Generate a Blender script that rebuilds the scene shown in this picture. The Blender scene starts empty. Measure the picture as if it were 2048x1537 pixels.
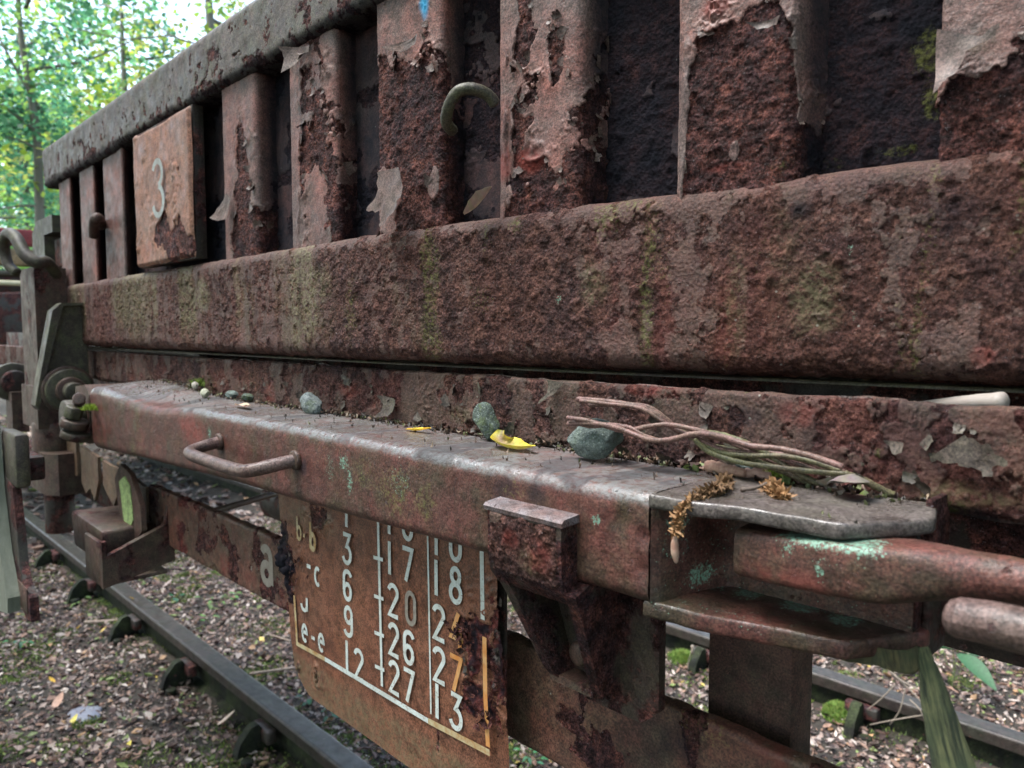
import bpy, bmesh, math, random
import numpy as np
from mathutils import Vector, Matrix
random.seed(7); rng = np.random.default_rng(7)
S = bpy.context.scene; COL = S.collection
R_ = math.radians

# ------------------------------------------------------------------ camera, sky, sun, exposure
CZ = 1.208                                   # camera height above the rail top (z = 0)
YAW, PITCH = 46.1, 4.0
cd = bpy.data.cameras.new('camera'); cam = bpy.data.objects.new('camera', cd); COL.objects.link(cam)
cam.location = (0, 0, CZ); cam.rotation_euler = (R_(90 - PITCH), 0, R_(YAW))
cd.sensor_width = 36; cd.lens = 36 * 1500 / 2048
cd.clip_start = 0.02; cd.clip_end = 300
cd.dof.use_dof = True; cd.dof.focus_distance = 0.62; cd.dof.aperture_fstop = cd.lens / 2.3
S.camera = cam
W = bpy.data.worlds.new('World'); S.world = W; W.use_nodes = True
wn = W.node_tree.nodes; wl = W.node_tree.links
SUN_EL, SUN_ROT = 62, 215                    # sun_rotation measured from +Y clockwise
sky = wn.new('ShaderNodeTexSky'); sky.sky_type = 'NISHITA'; sky.sun_disc = False
sky.sun_elevation = R_(SUN_EL); sky.sun_rotation = R_(SUN_ROT)
hs = wn.new('ShaderNodeHueSaturation'); hs.inputs['Saturation'].default_value = 0.75
bgn = wn['Background']; wl.new(sky.outputs[0], hs.inputs['Color']); wl.new(hs.outputs[0], bgn.inputs[0])
bgn.inputs[1].default_value = 0.12
sd = bpy.data.lights.new('sun', 'SUN'); sd.energy = 2.2; sd.angle = R_(35); sd.color = (1, .975, .94)
so = bpy.data.objects.new('sun', sd); COL.objects.link(so)
a = R_(SUN_ROT); sdir = Vector((math.sin(a) * math.cos(R_(SUN_EL)), math.cos(a) * math.cos(R_(SUN_EL)), math.sin(R_(SUN_EL))))
so.rotation_euler = sdir.to_track_quat('Z', 'Y').to_euler()
vs = S.view_settings; vs.view_transform = 'Standard'; vs.look = 'None'; vs.gamma = 1; vs.exposure = 2.55; vs.use_curve_mapping = False
S.render.engine = 'CYCLES'

# ------------------------------------------------------------------ helpers
F_ = Vector((-math.sin(R_(YAW)) * math.cos(R_(PITCH)), math.cos(R_(YAW)) * math.cos(R_(PITCH)), -math.sin(R_(PITCH))))
RT = Vector((math.cos(R_(YAW)), math.sin(R_(YAW)), 0)); UP = RT.cross(F_)
def at(x, y, Y=None, Z=None):
    """photo pixel -> point of the place on the plane y = Y or z = Z"""
    d = F_ + RT * ((x - 1024) / 1500) - UP * ((y - 768.5) / 1500)
    t = Y / d.y if Y is not None else (Z - CZ) / d.z
    return Vector((d.x * t, d.y * t, CZ + d.z * t))

def _h(ix, iy, iz, seed):
    h = (ix * 374761393 + iy * 668265263 + iz * 2147483647 + seed * 1274126177) & 0xFFFFFFFF
    h = ((h ^ (h >> 13)) * 1274126177) & 0xFFFFFFFF
    h = ((h ^ (h >> 15)) * 2246822519) & 0xFFFFFFFF
    return (h ^ (h >> 16)).astype(np.float64) / 4294967295.0
def vnoise(P, seed=0):
    I = np.floor(P).astype(np.int64); f = P - I; f = f * f * (3 - 2 * f)
    x, y, z = I[..., 0], I[..., 1], I[..., 2]; fx, fy, fz = f[..., 0], f[..., 1], f[..., 2]
    def L(a, b, t): return a + (b - a) * t
    r = [L(L(_h(x, y, z + k, seed), _h(x + 1, y, z + k, seed), fx), L(_h(x, y + 1, z + k, seed), _h(x + 1, y + 1, z + k, seed), fx), fy) for k in (0, 1)]
    return L(r[0], r[1], fz) * 2 - 1
def fbm(P, s, o=4, seed=0, g=.5):
    P = P * np.asarray(s, float); v = 0; a = 1; t = 0
    for i in range(o):
        v = v + a * vnoise(P + 17.3 * i, seed + i); t += a; a *= g; P = P * 2.03
    return v / t * 1.6
def sstep(a, b, x):
    t = np.clip((x - a) / (b - a), 0, 1); return t * t * (3 - 2 * t)

def fast_mesh(name, V, faces, mat, attrs=None, smooth=True, mats=None, midx=None):
    """V (n,3); faces: int array (m,k) with k = 3 or 4"""
    V = np.ascontiguousarray(V, dtype=np.float32).reshape(-1, 3); Fc = np.asarray(faces, dtype=np.int32); m, k = Fc.shape
    me = bpy.data.meshes.new(name); me.vertices.add(len(V)); me.vertices.foreach_set('co', V.ravel())
    me.loops.add(m * k); me.loops.foreach_set('vertex_index', Fc.ravel())
    me.polygons.add(m); me.polygons.foreach_set('loop_start', np.arange(0, m * k, k, dtype=np.int32))
    try: me.polygons.foreach_set('loop_total', np.full(m, k, dtype=np.int32))
    except Exception: pass
    me.polygons.foreach_set('use_smooth', np.full(m, smooth))
    me.update(calc_edges=True)
    if attrs:
        for nm, A in attrs.items():
            at_ = me.attributes.new(nm, 'FLOAT_COLOR', 'POINT'); at_.data.foreach_set('color', np.ascontiguousarray(A, dtype=np.float32).ravel())
    if mat: me.materials.append(mat)
    return me
def grid_faces(nu, nv, flip=False):
    i = np.arange(nu - 1)[:, None] * nv + np.arange(nv - 1)[None, :]; i = i.ravel()
    q = np.stack([i, i + nv, i + nv + 1, i + 1], 1)
    return q[:, ::-1] if flip else q
def link(o, parent=None):
    COL.objects.link(o)
    if parent is not None:
        o.parent = parent
        o.matrix_parent_inverse = Matrix.Translation(-Vector(parent.location)) if parent.type == 'EMPTY' else Matrix.Identity(4)
    return o
def meobj(name, me, parent=None): return link(bpy.data.objects.new(name, me), parent)
def tag(o, label, cat, group=None, kind=None):
    if label: o['label'] = label
    if cat: o['category'] = cat
    if group: o['group'] = group
    if kind: o['kind'] = kind
    return o
def empty(name, loc, label, cat, group=None):
    o = bpy.data.objects.new(name, None); o.location = loc; COL.objects.link(o); o.empty_display_size = .05
    return tag(o, label, cat, group)
def bm_obj(name, bm, mat, parent=None, smooth=True, bevel=0, seg=2):
    if bevel:
        es = [e for e in bm.edges if len(e.link_faces) == 2 and e.calc_face_angle(0) > .5]
        bmesh.ops.bevel(bm, geom=es, offset=bevel, segments=seg, profile=.5, affect='EDGES', clamp_overlap=True)
    bmesh.ops.recalc_face_normals(bm, faces=bm.faces[:])
    me = bpy.data.meshes.new(name); bm.to_mesh(me); bm.free()
    if mat: me.materials.append(mat)
    if smooth:
        for p in me.polygons: p.use_smooth = True
        try: me.set_sharp_from_angle(angle=R_(45))
        except Exception: pass
    return meobj(name, me, parent)
def box(name, x0, x1, y0, y1, z0, z1, mat, parent=None, bevel=.002, jig=0):
    bm = bmesh.new(); bmesh.ops.create_cube(bm, size=1)
    for v in bm.verts:
        v.co = Vector((x0 + (v.co.x + .5) * (x1 - x0), y0 + (v.co.y + .5) * (y1 - y0), z0 + (v.co.z + .5) * (z1 - z0)))
        if jig: v.co += Vector([random.uniform(-jig, jig) for _ in range(3)])
    return bm_obj(name, bm, mat, parent, True, bevel)
def prism(name, pts, axis, a0, a1, mat, parent=None, bevel=.002, seg=2):
    """polygon pts in the two other axes, extruded from a0 to a1 along axis"""
    bm = bmesh.new()
    def mk(p, a):
        return {'x': (a, p[0], p[1]), 'y': (p[0], a, p[1]), 'z': (p[0], p[1], a)}[axis]
    A = [bm.verts.new(mk(p, a0)) for p in pts]; B = [bm.verts.new(mk(p, a1)) for p in pts]; n = len(pts)
    bm.faces.new(A); bm.faces.new(B[::-1])
    for i in range(n): bm.faces.new((A[i], A[(i + 1) % n], B[(i + 1) % n], B[i]))
    return bm_obj(name, bm, mat, parent, True, bevel, seg)
def smooth_path(pts, n=8):
    P = [Vector(p) for p in pts]; out = []
    for i in range(len(P) - 1):
        p0 = P[max(i - 1, 0)]; p1 = P[i]; p2 = P[i + 1]; p3 = P[min(i + 2, len(P) - 1)]
        for k in range(n):
            t = k / n
            out.append(.5 * ((2 * p1) + (p2 - p0) * t + (2 * p0 - 5 * p1 + 4 * p2 - p3) * t * t + (3 * p1 - p0 - 3 * p2 + p3) * t ** 3))
    out.append(P[-1]); return out
def tube(name, pts, r, mat, parent=None, seg=12, sm=8, rough=0, cap=True, ell=None):
    """swept round (or elliptic) rod; r number or list per control point"""
    P = smooth_path(pts, sm) if sm else [Vector(p) for p in pts]
    n = len(P)
    if isinstance(r, (list, tuple)):
        rr = np.interp(np.linspace(0, 1, n), np.linspace(0, 1, len(r)), r)
    else: rr = [r] * n
    T0 = (P[1] - P[0]).normalized(); N = T0.orthogonal().normalized()
    V = []; 
    if cap:   # rounded ends
        Tn = (P[-1] - P[-2]).normalized()
        P = [P[0] - T0 * rr[0] * .35] + P + [P[-1] + Tn * rr[-1] * .35]; rr = [rr[0] * .55] + list(rr) + [rr[-1] * .55]; n += 2
    for i, p in enumerate(P):
        T = (P[min(i + 1, n - 1)] - P[max(i - 1, 0)]).normalized()
        N = (N - T * N.dot(T)).normalized(); B = T.cross(N)
        for k in range(seg):
            a = 2 * math.pi * k / seg; rad = rr[i] * (1 + (random.uniform(-rough, rough) if rough else 0))
            V.append(p + N * math.cos(a) * rad + B * math.sin(a) * rad)
    V.append(P[0]); V.append(P[-1]); nv = n * seg
    Fc = []
    for i in range(n - 1):
        for k in range(seg):
            a, b = i * seg + k, i * seg + (k + 1) % seg
            Fc.append((a, b, b + seg, a + seg))
    if cap:
        for k in range(seg):
            Fc.append((nv, (k + 1) % seg, k, nv)); Fc.append((nv + 1, (n - 1) * seg + k, (n - 1) * seg + (k + 1) % seg, nv + 1))
    me = bpy.data.meshes.new(name)
    me.from_pydata([tuple(v) for v in V], [], [tuple(dict.fromkeys(f)) for f in Fc]); me.materials.append(mat)
    for p in me.polygons: p.use_smooth = True
    return meobj(name, me, parent)
def cyl(name, c, axis, r, h, mat, parent=None, seg=32, bevel=.001):
    bm = bmesh.new(); bmesh.ops.create_cone(bm, cap_ends=True, segments=seg, radius1=r, radius2=r, depth=h)
    q = Vector((0, 0, 1)).rotation_difference(Vector(axis)).to_matrix().to_4x4()
    bmesh.ops.transform(bm, matrix=Matrix.Translation(Vector(c)) @ q, verts=bm.verts)
    return bm_obj(name, bm, mat, parent, True, bevel)

# ------------------------------------------------------------------ materials
class NT:
    def __init__(s, name):
        s.m = bpy.data.materials.new(name); s.m.use_nodes = True; s.n = s.m.node_tree.nodes; s.l = s.m.node_tree.links
        s.b = s.n['Principled BSDF']; s.g = s.n.new('ShaderNodeNewGeometry'); s.pos = s.g.outputs['Position']
    def put(s, sock, v):
        if isinstance(v, bpy.types.NodeSocket): s.l.new(v, sock)
        elif isinstance(v, (tuple, list)): sock.default_value = (*v, 1) if len(v) == 3 and len(sock.default_value) == 4 else v
        else: sock.default_value = v
    def noise(s, sc, d=4, r=.55, vec=None, stretch=None, dist=0):
        n = s.n.new('ShaderNodeTexNoise'); n.inputs['Scale'].default_value = sc; n.inputs['Detail'].default_value = d
        n.inputs['Roughness'].default_value = r; n.inputs['Distortion'].default_value = dist
        v = vec or s.pos
        if stretch:
            mp = s.n.new('ShaderNodeMapping'); mp.inputs['Scale'].default_value = stretch; s.l.new(v, mp.inputs[0]); v = mp.outputs[0]
        s.l.new(v, n.inputs['Vector']); return n.outputs[0]
    def voro(s, sc, feat='F1', vec=None, out=0):
        n = s.n.new('ShaderNodeTexVoronoi'); n.feature = feat; n.inputs['Scale'].default_value = sc
        s.l.new(vec or s.pos, n.inputs['Vector']); return n.outputs[out]
    def ramp(s, v, stops):
        n = s.n.new('ShaderNodeValToRGB'); e = n.color_ramp.elements
        while len(e) < len(stops): e.new(.5)
        for i, (p, c) in enumerate(stops):
            e[i].position = p; e[i].color = (*c, 1) if isinstance(c, (tuple, list)) else (c, c, c, 1)
        s.l.new(v, n.inputs[0]); return n.outputs[0]
    def mix(s, f, a, b, mode='MIX'):
        n = s.n.new('ShaderNodeMix'); n.data_type = 'RGBA'; n.blend_type = mode
        s.put(n.inputs[0], f); s.put(n.inputs[6], a); s.put(n.inputs[7], b); return n.outputs[2]
    def math(s, op, a, b=0, clamp=False):
        n = s.n.new('ShaderNodeMath'); n.operation = op; n.use_clamp = clamp; s.put(n.inputs[0], a); s.put(n.inputs[1], b); return n.outputs[0]
    def attr(s, nm):
        n = s.n.new('ShaderNodeAttribute'); n.attribute_name = nm; q = s.n.new('ShaderNodeSeparateColor'); s.l.new(n.outputs['Color'], q.inputs[0])
        return q.outputs[0], q.outputs[1], q.outputs[2], n.outputs['Alpha'], n.outputs['Color']
    def bump(s, h, dist, strength=1, prev=None):
        n = s.n.new('ShaderNodeBump'); n.inputs['Distance'].default_value = dist; n.inputs['Strength'].default_value = strength
        s.l.new(h, n.inputs['Height'])
        if prev: s.l.new(prev, n.inputs['Normal'])
        return n.outputs[0]
    def done(s, col, rough=None, nrm=None):
        s.put(s.b.inputs['Base Color'], col)
        if rough is not None: s.put(s.b.inputs['Roughness'], rough)
        if nrm: s.l.new(nrm, s.b.inputs['Normal'])
        return s.m

RUST = [(.32, (.012, .007, .010)), (.45, (.036, .018, .021)), (.55, (.095, .036, .032)), (.66, (.19, .070, .050)), (.80, (.27, .14, .11))]
RUSTB = [(.32, (.045, .026, .027)), (.45, (.088, .045, .042)), (.55, (.135, .066, .054)), (.66, (.19, .095, .072)), (.80, (.27, .17, .14))]
RUST = [(p_, tuple(v * 1.2 for v in c_)) for p_, c_ in RUST]
def metal(name, p1, p2, grime=(.10, .095, .06), grime_amt=.5, rust=RUST, use_attr=False, cover=.5, streak=.35, k=1.0,
          rough_paint=.5, speck=.5, bumpk=1.0, pit=.5, tanc=((.16, .13, .07), (.11, .107, .065)), tthr=(.40, .58), spec_p=.36, rc=1.0, soft=1.0):
    """weathered painted steel: rust body, paint where attribute/noise says, grime streaks, lichen, moss"""
    t = NT(name); KK = .60
    p1, p2, grime = [tuple(v * KK for v in c_) for c_ in (p1, p2, grime)]; rust = [(p_, tuple(v * KK * .95 for v in c_)) for p_, c_ in rust]
    n1 = t.noise(55 * k, 9, .68); n2 = t.noise(420 * k, 3, .6); n3 = t.noise(9, 4, .6)
    r = t.ramp(t.math('ADD', t.math('MULTIPLY', n1, .75), t.math('MULTIPLY', n2, .25)), rust)
    r = t.mix(t.math('MULTIPLY', t.ramp(n3, [(.4, 0), (.7, 1)]), .35), r, (.09, .033, .021))
    r = t.mix(1, r, t.ramp(t.noise(560 * k, 4, .75), [(.38, 1 - .72 * rc), (.62, 1 + .95 * rc)]), 'MULTIPLY')
    r = t.mix(1, r, t.ramp(t.noise(120 * k, 4, .7), [(.38, 1 - .6 * rc), (.60, 1 + .45 * rc)]), 'MULTIPLY')
    sp = t.ramp(t.noise(900 * k, 2, .5), [(.66, 0), (.72, 1)])
    r = t.mix(t.math('MULTIPLY', sp, .35), r, (.30, .29, .31))
    # paint
    pv = t.ramp(t.noise(14 * k, 6, .6), [(.35, 0), (.65, 1)]); pc = t.mix(pv, p1, p2)
    st = t.ramp(t.noise(1, 5, .6, stretch=(55 * k, 55 * k, 7 * k)), [(.42, 0), (.66, 1)])
    pc = t.mix(t.math('MULTIPLY', st, streak), pc, grime)
    gm = t.ramp(t.noise(26 * k, 8, .72), [(.48, 0), (.62, 1)])
    pc = t.mix(t.math('MULTIPLY', gm, grime_amt), pc, grime)
    fine = t.ramp(t.noise(600 * k, 3, .7), [(.36, .55), (.64, 1.45)])
    pc = t.mix(1, pc, fine, 'MULTIPLY')
    pc = t.mix(1, pc, t.ramp(t.noise(75 * k, 6, .75), [(.38, .58), (.60, 1.22)]), 'MULTIPLY')
    pits = t.ramp(t.noise(120 * k, 5, .7), [(.58 + (1 - pit) * .1, 0), (.63 + (1 - pit) * .1, 1)])
    pc = t.mix(t.math('MULTIPLY', pits, .8), pc, r)
    if use_attr:
        pa, li, mo, re, _ = t.attr('A'); bl, tn, dk, wt, _ = t.attr('B')
        m = t.ramp(pa, [(.35, 0), (.6, 1)])
    else:
        m = t.ramp(t.noise(11 * k, 8, .66), [(1 - cover - .02, 0), (1 - cover + .03, 1)])
    if use_attr:
        tn2 = t.math('MULTIPLY', tn, t.ramp(t.noise(200, 6, .75), [(tthr[0], 0), (tthr[1], 1)]))
    c = t.mix(t.math('MULTIPLY', m, soft), r, pc)
    m = t.math('MULTIPLY', m, min(1, soft * 1.15))
    if use_attr:
        c = t.mix(tn2, c, t.mix(t.noise(60, 3), *tanc))
        c = t.mix(t.math('MULTIPLY', re, t.ramp(t.noise(70, 6, .7), [(.36, 0), (.52, 1)])), c, (.17, .036, .028))
        c = t.mix(bl, c, (.03, .27, .48))
        c = t.mix(t.math('MULTIPLY', dk, t.ramp(t.noise(60, 6, .7), [(.3, .75), (.6, 1)])), c, (.013, .014, .019))  # dark channel: stains, dark scale and painted recess shade
        ln = t.ramp(t.math('ADD', t.noise(480, 6, .85), t.math('MULTIPLY', li, .19)), [(.655, 0), (.71, 1)])
        ln = t.math('MULTIPLY', ln, t.ramp(li, [(.02, 0), (.1, 1)]))
        ln = t.math('MAXIMUM', ln, t.math('MULTIPLY', t.ramp(t.math('SUBTRACT', t.voro(330), t.math('MULTIPLY', li, .30)), [(.02, 1), (.08, 0)]), t.ramp(li, [(.03, 0), (.12, 1)])))
        c = t.mix(ln, c, t.mix(t.noise(400), (.08, .19, .13), (.22, .34, .27)))
        mn = t.ramp(t.math('ADD', t.noise(300, 6, .8), t.math('MULTIPLY', mo, .20)), [(.62, 0), (.80, .85)])
        mn = t.math('MULTIPLY', mn, t.ramp(mo, [(.02, 0), (.12, 1)]))
        c = t.mix(mn, c, t.mix(t.noise(300), (.050, .060, .020), (.14, .145, .045)))
    # scattered pale specks
    ws = t.ramp(t.voro(75 * k), [(.045, 1), (.075, 0)]); wsm = t.ramp(t.noise(9 * k, 3), [(.5, 0), (.62, 1)])
    c = t.mix(t.math('MULTIPLY', t.math('MULTIPLY', ws, wsm), speck), c, (.36, .36, .32))
    # roughness
    ro = t.mix(m, t.ramp(t.noise(300 * k, 4), [(.3, .45), (.7, .8)]), t.ramp(t.noise(40 * k, 5), [(.3, rough_paint - .1), (.7, rough_paint + .2)]))
    if use_attr: ro = t.mix(t.math('MULTIPLY', wt, .8), ro, (.16, .16, .16))
    # bump
    hr = t.math('ADD', t.math('MULTIPLY', t.noise(200 * k, 7, .78), 1.0), t.math('MULTIPLY', t.voro(330 * k), .45))
    hp = t.math('SUBTRACT', t.math('MULTIPLY', t.noise(260 * k, 5, .65), .22), t.math('MULTIPLY', pits, .25))
    inv = t.math('SUBTRACT', 1, m)
    h = t.math('ADD', t.math('MULTIPLY', hr, inv), t.math('MULTIPLY', t.math('ADD', hp, .55), m))
    nb = t.bump(h, .0042 / k * bumpk, 1)
    t.put(t.b.inputs['Specular IOR Level'], t.math('ADD', t.math('MULTIPLY', m, spec_p - .10), .10) if not use_attr else t.math('ADD', t.math('ADD', t.math('MULTIPLY', m, spec_p - .10), .10), t.math('MULTIPLY', wt, .4)))
    if use_attr:
        s_in = t.b.inputs['Specular IOR Level'].links[0].from_socket; t.l.new(t.math('MULTIPLY', s_in, t.math('SUBTRACT', 1, t.math('MULTIPLY', dk, .70))), t.b.inputs['Specular IOR Level'])
        ro = t.mix(dk, ro, (.95, .95, .95))
    return t.done(c, ro, nb)

PINK1, PINK2 = (.30, .115, .090), (.17, .10, .090)
M_rib = metal('peeling paint on ribs', PINK1, PINK2, (.135, .12, .105), .45, use_attr=True, streak=.3, speck=.25)
M_beam = metal('rusty scaled paint of the lower beam', (.150, .066, .054), (.128, .070, .058), (.14, .115, .08), .28, use_attr=True, streak=.42, pit=1.0, bumpk=1.1, rust=RUSTB, rc=.75, soft=.50, tanc=((.17, .14, .07), (.12, .12, .075)))
M_rail_top = metal('dull grey brown paint', (.17, .125, .108), (.11, .085, .078), (.12, .115, .075), .6, use_attr=True, pit=.9, streak=.5)
M_deck = metal('flaking rusty deck edge', (.130, .075, .058), (.095, .065, .052), (.10, .09, .05), .5, soft=.55, rust=RUSTB, rc=.95, use_attr=True, streak=.3, pit=.7)
M_bar = metal('dark red brown paint', (.175, .058, .046), (.115, .048, .040), (.060, .060, .034), .62, use_attr=True, rough_paint=.42, streak=.35, pit=.45, speck=.6, bumpk=.9, tthr=(.34, .56), tanc=((.17, .175, .18), (.10, .095, .085)))
M_low = metal('brown paint of lower rail', (.20, .075, .050), (.13, .068, .05), (.10, .09, .055), .5, use_attr=True, pit=.5, bumpk=.6)
M_sign = metal('brown sign paint', (.25, .098, .056), (.205, .085, .052), (.20, .14, .08), .12, use_attr=True, pit=.05, streak=.12, speck=.1, bumpk=.25, rough_paint=.38)
M_gen = metal('rusty brown steel', (.11, .050, .038), (.075, .042, .034), (.085, .08, .05), .5, cover=.60, speck=.5, bumpk=.9)
M_grey = metal('greenish grey steel', (.085, .066, .050), (.055, .042, .035), (.11, .12, .055), .6, cover=.66, bumpk=.8)
M_dark = metal('dark rusty steel', (.035, .028, .025), (.05, .03, .025), (.04, .045, .03), .4, cover=.5, bumpk=.6)
M_pipe = metal('handled rod steel', (.19, .12, .11), (.15, .085, .07), (.10, .09, .07), .3, cover=.66, rough_paint=.38, bumpk=.8, pit=.7, speck=.15)
M_flake = metal('curled paint flake', (.185, .105, .088), (.13, .09, .08), (.14, .12, .10), .4, cover=.93, bumpk=.3, speck=.1)
M_flake_dark = metal('grey paint flake', (.12, .088, .075), (.085, .062, .052), (.10, .10, .06), .45, cover=.9, bumpk=.4, speck=.1)
def simple(name, c1, c2, sc=40, rough=.7, bump=0, bsc=None, stretch=None):
    t = NT(name); n = t.noise(sc, 6, .65, stretch=stretch); c = t.mix(t.ramp(n, [(.35, 0), (.65, 1)]), c1, c2)
    nb = t.bump(t.noise(bsc or sc * 3, 6, .7, stretch=stretch), bump, 1) if bump else None
    return t.done(c, rough, nb)
def leafmat(name, ramp_stops=None, attr=True, trans=.35, rough=.55):
    """leaf colour from the per-leaf attribute C; light passes through"""
    t = NT(name); n = t.n.new('ShaderNodeAttribute'); n.attribute_name = 'C'
    v = t.mix(1, n.outputs['Color'], t.ramp(t.noise(150, 4, .6), [(.3, .7), (.7, 1.25)]), 'MULTIPLY')
    t.put(t.b.inputs['Base Color'], v); t.b.inputs['Roughness'].default_value = rough
    tr = t.n.new('ShaderNodeBsdfTranslucent'); t.l.new(v, tr.inputs[0]); mx = t.n.new('ShaderNodeMixShader'); mx.inputs[0].default_value = trans
    t.l.new(t.b.outputs[0], mx.inputs[1]); t.l.new(tr.outputs[0], mx.inputs[2]); t.l.new(mx.outputs[0], t.n['Material Output'].inputs[0])
    return t.m
M_white = NT('worn white lettering paint')
_c = M_white.mix(M_white.ramp(M_white.noise(90, 6, .7), [(.35, 0), (.7, 1)]), (.50, .55, .53), (.36, .38, .35))
_c = M_white.mix(M_white.ramp(M_white.noise(320, 6, .8), [(.56, 0), (.64, .9)]), _c, (.17, .08, .055))
M_white = M_white.done(_c, .5)
M_orange = simple('rust stained orange lettering', (.42, .16, .035), (.48, .28, .12), 120, .55)
M_worn = simple('faded lettering paint', (.17, .14, .115), (.22, .20, .17), 160, .6)
M_cream = simple('yellowed lettering paint', (.38, .33, .20), (.28, .15, .05), 130, .6)

# ------------------------------------------------------------------ displaced steel surfaces
def wdist(X, y=.45): return np.maximum(.25, y * .693 - X * .7205)
def xs_adapt(x0, x1, k=.0018, y=.45, mx=.02):
    xs = [x0]
    while xs[-1] < x1:
        xs.append(xs[-1] + min(mx, k * float(wdist(xs[-1], y)) if xs[-1] < -.06 else .006))
    xs[-1] = x1
    return np.array(xs)
def path_pts(pts, rad, step):
    """2-D polyline with rounded corners resampled at step"""
    P = [np.array(p, float) for p in pts]; out = [P[0]]
    for i in range(1, len(P) - 1):
        r = rad[i] if isinstance(rad, (list, tuple)) else rad
        a = P[i - 1] - P[i]; b = P[i + 1] - P[i]; la, lb = np.linalg.norm(a), np.linalg.norm(b)
        r = min(r, la * .45, lb * .45)
        p0 = P[i] + a / la * r; p1 = P[i] + b / lb * r
        for t in np.linspace(0, 1, 7): out.append((1 - t) ** 2 * p0 + 2 * t * (1 - t) * P[i] + t * t * p1)
    out.append(P[-1]); out = np.array(out)
    d = np.r_[0, np.cumsum(np.linalg.norm(np.diff(out, axis=0), axis=1))]
    n = max(4, int(d[-1] / step) + 1); q = np.linspace(0, d[-1], n)
    return np.stack([np.interp(q, d, out[:, 0]), np.interp(q, d, out[:, 1])], 1), q
def relief(name, G, field, mat, parent, spots=(), tan=None, dark=None, wet=None, lichen=None, moss=None, red=None, rough_amp=.0011, lip=.0035, flip=False,
           lump=.0006, paint_amp=.0004, thick=.0007, seed=0, kind=None, collect=None):
    """G (nu,nv,3) base grid. field: signed distance-like value in metres, > 0 where paint holds"""
    nu, nv, _ = G.shape
    du = np.gradient(G, axis=0); dv = np.gradient(G, axis=1); N = np.cross(du, dv)
    N /= np.maximum(np.linalg.norm(N, axis=2, keepdims=True), 1e-12)
    if flip: N = -N
    lu = np.maximum(np.linalg.norm(du, axis=2), 1e-6); lv = np.maximum(np.linalg.norm(dv, axis=2), 1e-6)
    gu = np.gradient(field, axis=0) / lu; gv = np.gradient(field, axis=1) / lv; gm = np.sqrt(gu ** 2 + gv ** 2)
    d = field / np.maximum(gm, .35)
    eu = du / lu[..., None]; ev = dv / lv[..., None]
    gdir = (eu * gu[..., None] + ev * gv[..., None]) / np.maximum(gm, 1e-6)[..., None]
    cell = (lu + lv) / 2
    pm = sstep(-.5, .5, d / cell)
    rustd = fbm(G, 230, 5, seed + 1, .62) * rough_amp + fbm(G, 40, 3, seed + 2) * lump
    scale_ = np.maximum(0, fbm(G, 95, 3, seed + 9)) ** 2 * rough_amp * 2.2
    paintd = thick + fbm(G, 60, 3, seed + 3) * paint_amp
    L = np.clip(fbm(G, 38, 2, seed + 4) * .9 + .25, 0, 1) ** 1.5 * lip
    lipd = L * np.exp(-np.clip(d, 0, 1) / .0045)
    disp = (1 - pm) * (rustd + scale_) + pm * (paintd + lipd)
    V = G + N * disp[..., None] - gdir * (pm * np.clip(L / max(lip, 1e-6), 0, 1) * .0016 * np.exp(-np.clip(d, 0, 1) / .003))[..., None] * (1 if lip > .0005 else 0)
    Z = np.zeros((nu, nv)); ch = dict(lichen=Z.copy(), moss=Z.copy(), red=Z.copy(), blue=Z.copy(), tan=Z.copy(), dark=Z.copy(), wet=Z.copy())
    for nm_, v in (('tan', tan), ('dark', dark), ('wet', wet), ('lichen', lichen), ('moss', moss), ('red', red)):
        if v is not None: ch[nm_] += v
    nz = fbm(G, 60, 3, seed + 5)
    for kd, px, py, rx, rz, amt in spots:         # centre given as photo pixel, resolved on this surface
        p = None; dv_ = None
        D = F_[:] ; dd = F_ + RT * ((px - 1024) / 1500) - UP * ((py - 768.5) / 1500); dd = np.array(dd[:])
        rel = G - np.array([0, 0, CZ]); t = rel @ dd / (dd @ dd); off = np.linalg.norm(rel - t[..., None] * dd, axis=2)
        i, j = np.unravel_index(np.argmin(off), off.shape); c = G[i, j]
        e = np.sqrt(((G[..., 0] - c[0]) / rx) ** 2 + ((G[..., 1] - c[1]) / max(rx, .02)) ** 2 + ((G[..., 2] - c[2]) / rz) ** 2) + nz * .25
        ch[kd] = np.maximum(ch[kd], sstep(1.1, .35, e) * amt)
    A = np.stack([pm, ch['lichen'], ch['moss'], ch['red']], 2); B = np.stack([ch['blue'], ch['tan'], ch['dark'], ch['wet']], 2)
    me = fast_mesh(name, V, grid_faces(nu, nv, flip), mat, {'A': A.clip(0, 1), 'B': B.clip(0, 1)})
    o = meobj(name, me, parent)
    if kind: o['kind'] = kind
    if collect is not None:                       # remember places on the paint's edge for flakes
        m = (np.abs(d) < cell * .8) & (gm > .3); ii = np.argwhere(m)
        if len(ii):
            ii = ii[rng.permutation(len(ii))[:400]]
            collect.append((V[ii[:, 0], ii[:, 1]], N[ii[:, 0], ii[:, 1]], gdir[ii[:, 0], ii[:, 1]]))
    return o
def extrude_grid(xs, prof, yoff=None, zoff=None):
    G = np.zeros((len(xs), len(prof), 3)); G[..., 0] = xs[:, None]; G[..., 1] = prof[None, :, 0]; G[..., 2] = prof[None, :, 1]
    if yoff is not None: G[..., 1] += yoff(xs)[:, None]
    return G
def ybow(x): return .44 + .047 * sstep(-.75, .05, np.asarray(x, float))

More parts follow.
